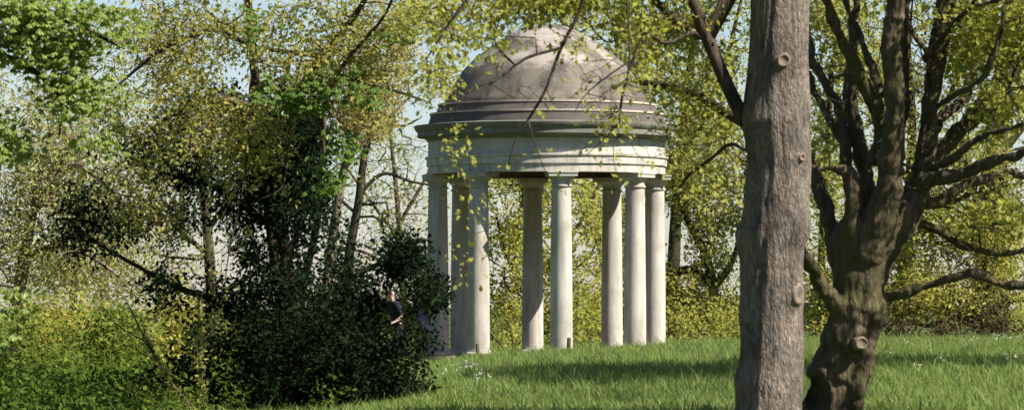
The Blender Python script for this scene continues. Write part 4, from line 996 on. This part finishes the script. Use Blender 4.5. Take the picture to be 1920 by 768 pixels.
# ------------------------------------------------------------------ two walkers half hidden by the evergreen
def person(label, px, d, height, face, top_mat, leg_mat, seed, lean=0.06, stride=0.16, arm=(0.25, 0.2), armless=False):
    """face: yaw in degrees of the direction the person looks at (0 = +x)"""
    base = G(px, d); z0 = base[2]
    s = height / 1.75
    skin = M['skin']
    root = thing('person', base, label, 'person')
    ca, sa = math.cos(R(face)), math.sin(R(face))
    def W(f, l, z):     # forward, left, up (metres of a 1.75 m figure)
        return ((f * ca - l * sa) * s, (f * sa + l * ca) * s, z * s)
    V = []; E = []; RAD = []
    def v(f, l, z, rx, ry=None, par=None):
        V.append(W(f, l, z)); RAD.append((rx * s, (ry or rx) * s))
        if par is not None: E.append((par, len(V) - 1))
        return len(V) - 1
    pel = v(0, 0, 0.94, 0.125, 0.10)
    wa = v(lean * .4, 0, 1.08, 0.115, 0.09, pel); ch = v(lean * .8, 0, 1.26, 0.135, 0.10, wa); nb = v(lean, 0, 1.42, 0.075, 0.075, ch)
    nk = v(lean + .02, 0, 1.49, 0.05, 0.05, nb); hd0 = v(lean + .04, 0, 1.57, 0.078, 0.07, nk); hd1 = v(lean + .045, 0, 1.66, 0.088, 0.075, hd0); hd2 = v(lean + .03, 0, 1.72, 0.062, 0.06, hd1)
    nose = v(lean + .135, 0, 1.615, 0.016, 0.014, hd0)
    for sd in (1, -1):
        ear = v(lean + .03, sd * .085, 1.625, 0.016, 0.012, hd1)
        st = stride * sd
        hip = v(st * .15, sd * .10, 0.86, 0.088, 0.085, pel); kn = v(st * .75 + .03, sd * .10, 0.49, 0.058, 0.058, hip); cf = v(st * .9, sd * .10, 0.33, 0.055, 0.05, kn)
        an = v(st * 1.15 - .02, sd * .10, 0.09, 0.040, 0.040, cf); to = v(st * 1.15 + .15, sd * .11, 0.035, 0.036, 0.032, an)
        sh = v(lean, sd * .17, 1.40, 0.062, 0.06, nb); el = v(lean - .06 - st * .2, sd * .23, 1.13, 0.044, 0.042, sh)
        fwd = arm[0] if sd == 1 else arm[1]
        wr = v(lean - .02 + fwd, sd * .20, 1.00, 0.030, 0.028, el)
        pa = v(lean + .05 + fwd, sd * .19, 0.98, 0.034, 0.020, wr)
        for kf, (df, dl, dz, r_) in enumerate(((.085, .03, -.01, .0085), (.095, .012, -.015, .009), (.09, -.008, -.02, .009), (.075, -.026, -.03, .008))):
            f1 = v(lean + .05 + fwd + df * .55, sd * .19 + dl, 0.98 + dz, r_, r_, pa); v(lean + .05 + fwd + df * .95, sd * .19 + dl * .9, 0.98 + dz - .03, r_ * .9, r_ * .9, f1)
        th = v(lean + .05 + fwd + .02, sd * .19 - sd * .045, 0.985, .010, .010, wr); v(lean + .05 + fwd + .05, sd * .19 - sd * .04, 0.965, .009, .009, th)
    me = bpy.data.meshes.new('body'); me.from_pydata(V, E, []); me.update()
    o = bpy.data.objects.new('tmp', me); COL.objects.link(o)
    md = o.modifiers.new('skin', 'SKIN'); md.use_smooth_shade = True
    for i, r_ in enumerate(RAD): me.skin_vertices[0].data[i].radius = r_
    me.skin_vertices[0].data[0].use_root = True
    o.modifiers.new('sub', 'SUBSURF').levels = 2
    dg = bpy.context.evaluated_depsgraph_get(); m2 = bpy.data.meshes.new_from_object(o.evaluated_get(dg), depsgraph=dg)
    bpy.data.objects.remove(o); bpy.data.meshes.remove(me)
    m2.name = 'body'; m2.materials.clear()
    for p in m2.polygons: p.use_smooth = True
    body = link('body', m2, skin, root)
    # clothing: shells lifted off the body
    co = np.array([x.co[:] for x in m2.vertices]); no = np.array([x.normal[:] for x in m2.vertices])
    loc = np.stack([(co[:, 0] * ca + co[:, 1] * sa) / s, (-co[:, 0] * sa + co[:, 1] * ca) / s, co[:, 2] / s], -1)
    fc = [np.array(p.vertices[:]) for p in m2.polygons]
    def shell(nm, sel, off, mat):
        fs = [f for f in fc if sel[f].all()]
        used = sorted({i for f in fs for i in f}); mp = {a: b for b, a in enumerate(used)}
        vv = (co + no * off)[used]; flat = [mp[i] for f in fs for i in f]
        me_ = np_mesh(nm, vv, flat, [len(f) for f in fs]); return link(nm, me_, mat, root)
    armz = (np.abs(loc[:, 1]) > 0.155)
    top = (loc[:, 2] > 0.90) & (loc[:, 2] < 1.475) & ~(armz & (loc[:, 2] < 1.16)) | ((loc[:, 2] > 0.90) & (np.abs(loc[:, 1]) < 0.15) & (loc[:, 2] < 1.475) & (loc[:, 0] < 0.16))
    shell('shirt', top, 0.026 * s, top_mat)
    shell('trousers', (loc[:, 2] < 0.97) & (loc[:, 2] > 0.09) & (np.abs(loc[:, 1]) < 0.185) & ((loc[:, 2] < 0.80) | (np.abs(loc[:, 0]) < 0.15)), 0.02 * s, leg_mat)
    shell('shoe', (loc[:, 2] < 0.10), 0.009 * s, M['shoe'])
    hc = (loc[:, 2] > 1.56) & ((loc[:, 2] > 1.69) | (loc[:, 0] < lean + .04 - (1.70 - loc[:, 2]) * 0.3)) & (np.abs(loc[:, 1]) < 0.085) & ~((loc[:, 0] > lean + .09) & (loc[:, 2] < 1.68))
    shell('hair', hc, 0.014 * s, M['hair'])
    # eyes and mouth
    for nm, pts, r_ in (('eye', [(lean + .118, .03, 1.64), (lean + .118, -.03, 1.64)], .011), ('mouth', [(lean + .112, 0, 1.565)], .016)):
        for p in pts:
            v_, f_, c_ = lathe([(0.001, -r_), (r_ * .8, -r_ * .5), (r_, 0), (r_ * .8, r_ * .5), (0.001, r_)], 0, 0, 10)
            if nm == 'mouth': v_ = v_ * np.array([.6, 1.4, .35])
            v_ = v_ @ np.array([[ca, sa, 0], [-sa, ca, 0], [0, 0, 1]]) + np.array(W(*p))
            link(nm, np_mesh(nm, v_ * 1.0, f_, c_), M['eye'] if nm == 'eye' else M['lip'], body)
    return root
M['skin'] = plain_mat('skin', (0.50, 0.32, 0.24), 0.55, 0.06)
M['hair'] = plain_mat('brown_hair', (0.045, 0.030, 0.02), 0.6, 0.3, 60)
M['shoe'] = plain_mat('dark_shoe', (0.03, 0.03, 0.03), 0.6)
M['eye'] = plain_mat('eye_dark', (0.03, 0.025, 0.02), 0.3); M['lip'] = plain_mat('lip', (0.33, 0.15, 0.12), 0.5)
navy = plain_mat('navy_cotton', (0.018, 0.017, 0.030), 0.9); black = plain_mat('black_cloth', (0.014, 0.014, 0.016), 0.9); lilac = plain_mat('lilac_cotton', (0.20, 0.18, 0.30), 0.9)
person('person in dark navy top and black trousers turned left, half hidden by the evergreen', 748, 98.2, 1.80, 214, navy, black, 1, 0.16, 0.20, (0.05, -0.06))
person('person in a pale lilac top standing against the leftmost column behind evergreen leaves', 791, 98.8, 1.68, 150, lilac, black, 2, 0.03, 0.05, (0.05, 0.05))

# ------------------------------------------------------------------ light, sky, camera
w = bpy.data.worlds.new('World'); scene.world = w; w.use_nodes = True
nt = w.node_tree; nt.nodes.clear()
sky = nt.nodes.new('ShaderNodeTexSky'); sky.sky_type = 'NISHITA'; sky.sun_disc = False
sky.sun_elevation = R(46); sky.sun_rotation = R(115); sky.air_density = 1.0; sky.dust_density = 0.4; sky.ozone_density = 3.0; sky.altitude = 0
bg = nt.nodes.new('ShaderNodeBackground'); bg.inputs[1].default_value = 0.062
wo = nt.nodes.new('ShaderNodeOutputWorld'); tint = mix(nt, 1.0, sky.outputs[0], (1.02, 1.0, 1.08), 'MULTIPLY'); nt.links.new(tint, bg.inputs[0]); nt.links.new(bg.outputs[0], wo.inputs[0])
ld = bpy.data.lights.new('sun', 'SUN'); ld.energy = 5.0; ld.angle = R(0.5); ld.color = (1.0, 0.94, 0.85)
lo = bpy.data.objects.new('sun', ld); COL.objects.link(lo); lo.location = (30, -20, 40)
lo.rotation_euler = Vector(SUNV).to_track_quat('Z', 'Y').to_euler()

cam = bpy.data.cameras.new('camera'); co_ = bpy.data.objects.new('camera', cam); COL.objects.link(co_)
co_.location = (0, 0, EYE); co_.rotation_euler = (R(90), 0, 0)
cam.sensor_width = 36; cam.lens = F / 1920 * 36; cam.shift_y = (HY - 384) / 1920.0
cam.clip_start = 0.5; cam.clip_end = 9000
cam.dof.use_dof = True; cam.dof.focus_distance = 85; cam.dof.aperture_fstop = 5.6
scene.camera = co_
scene.view_settings.view_transform = 'Standard'; scene.view_settings.look = 'None'; scene.view_settings.gamma = 1
scene.view_settings.exposure = 1.05; scene.view_settings.use_curve_mapping = False
scene.render.engine = 'CYCLES'
scene.cycles.max_bounces = 6; scene.cycles.diffuse_bounces = 2; scene.cycles.transmission_bounces = 3; scene.cycles.glossy_bounces = 2
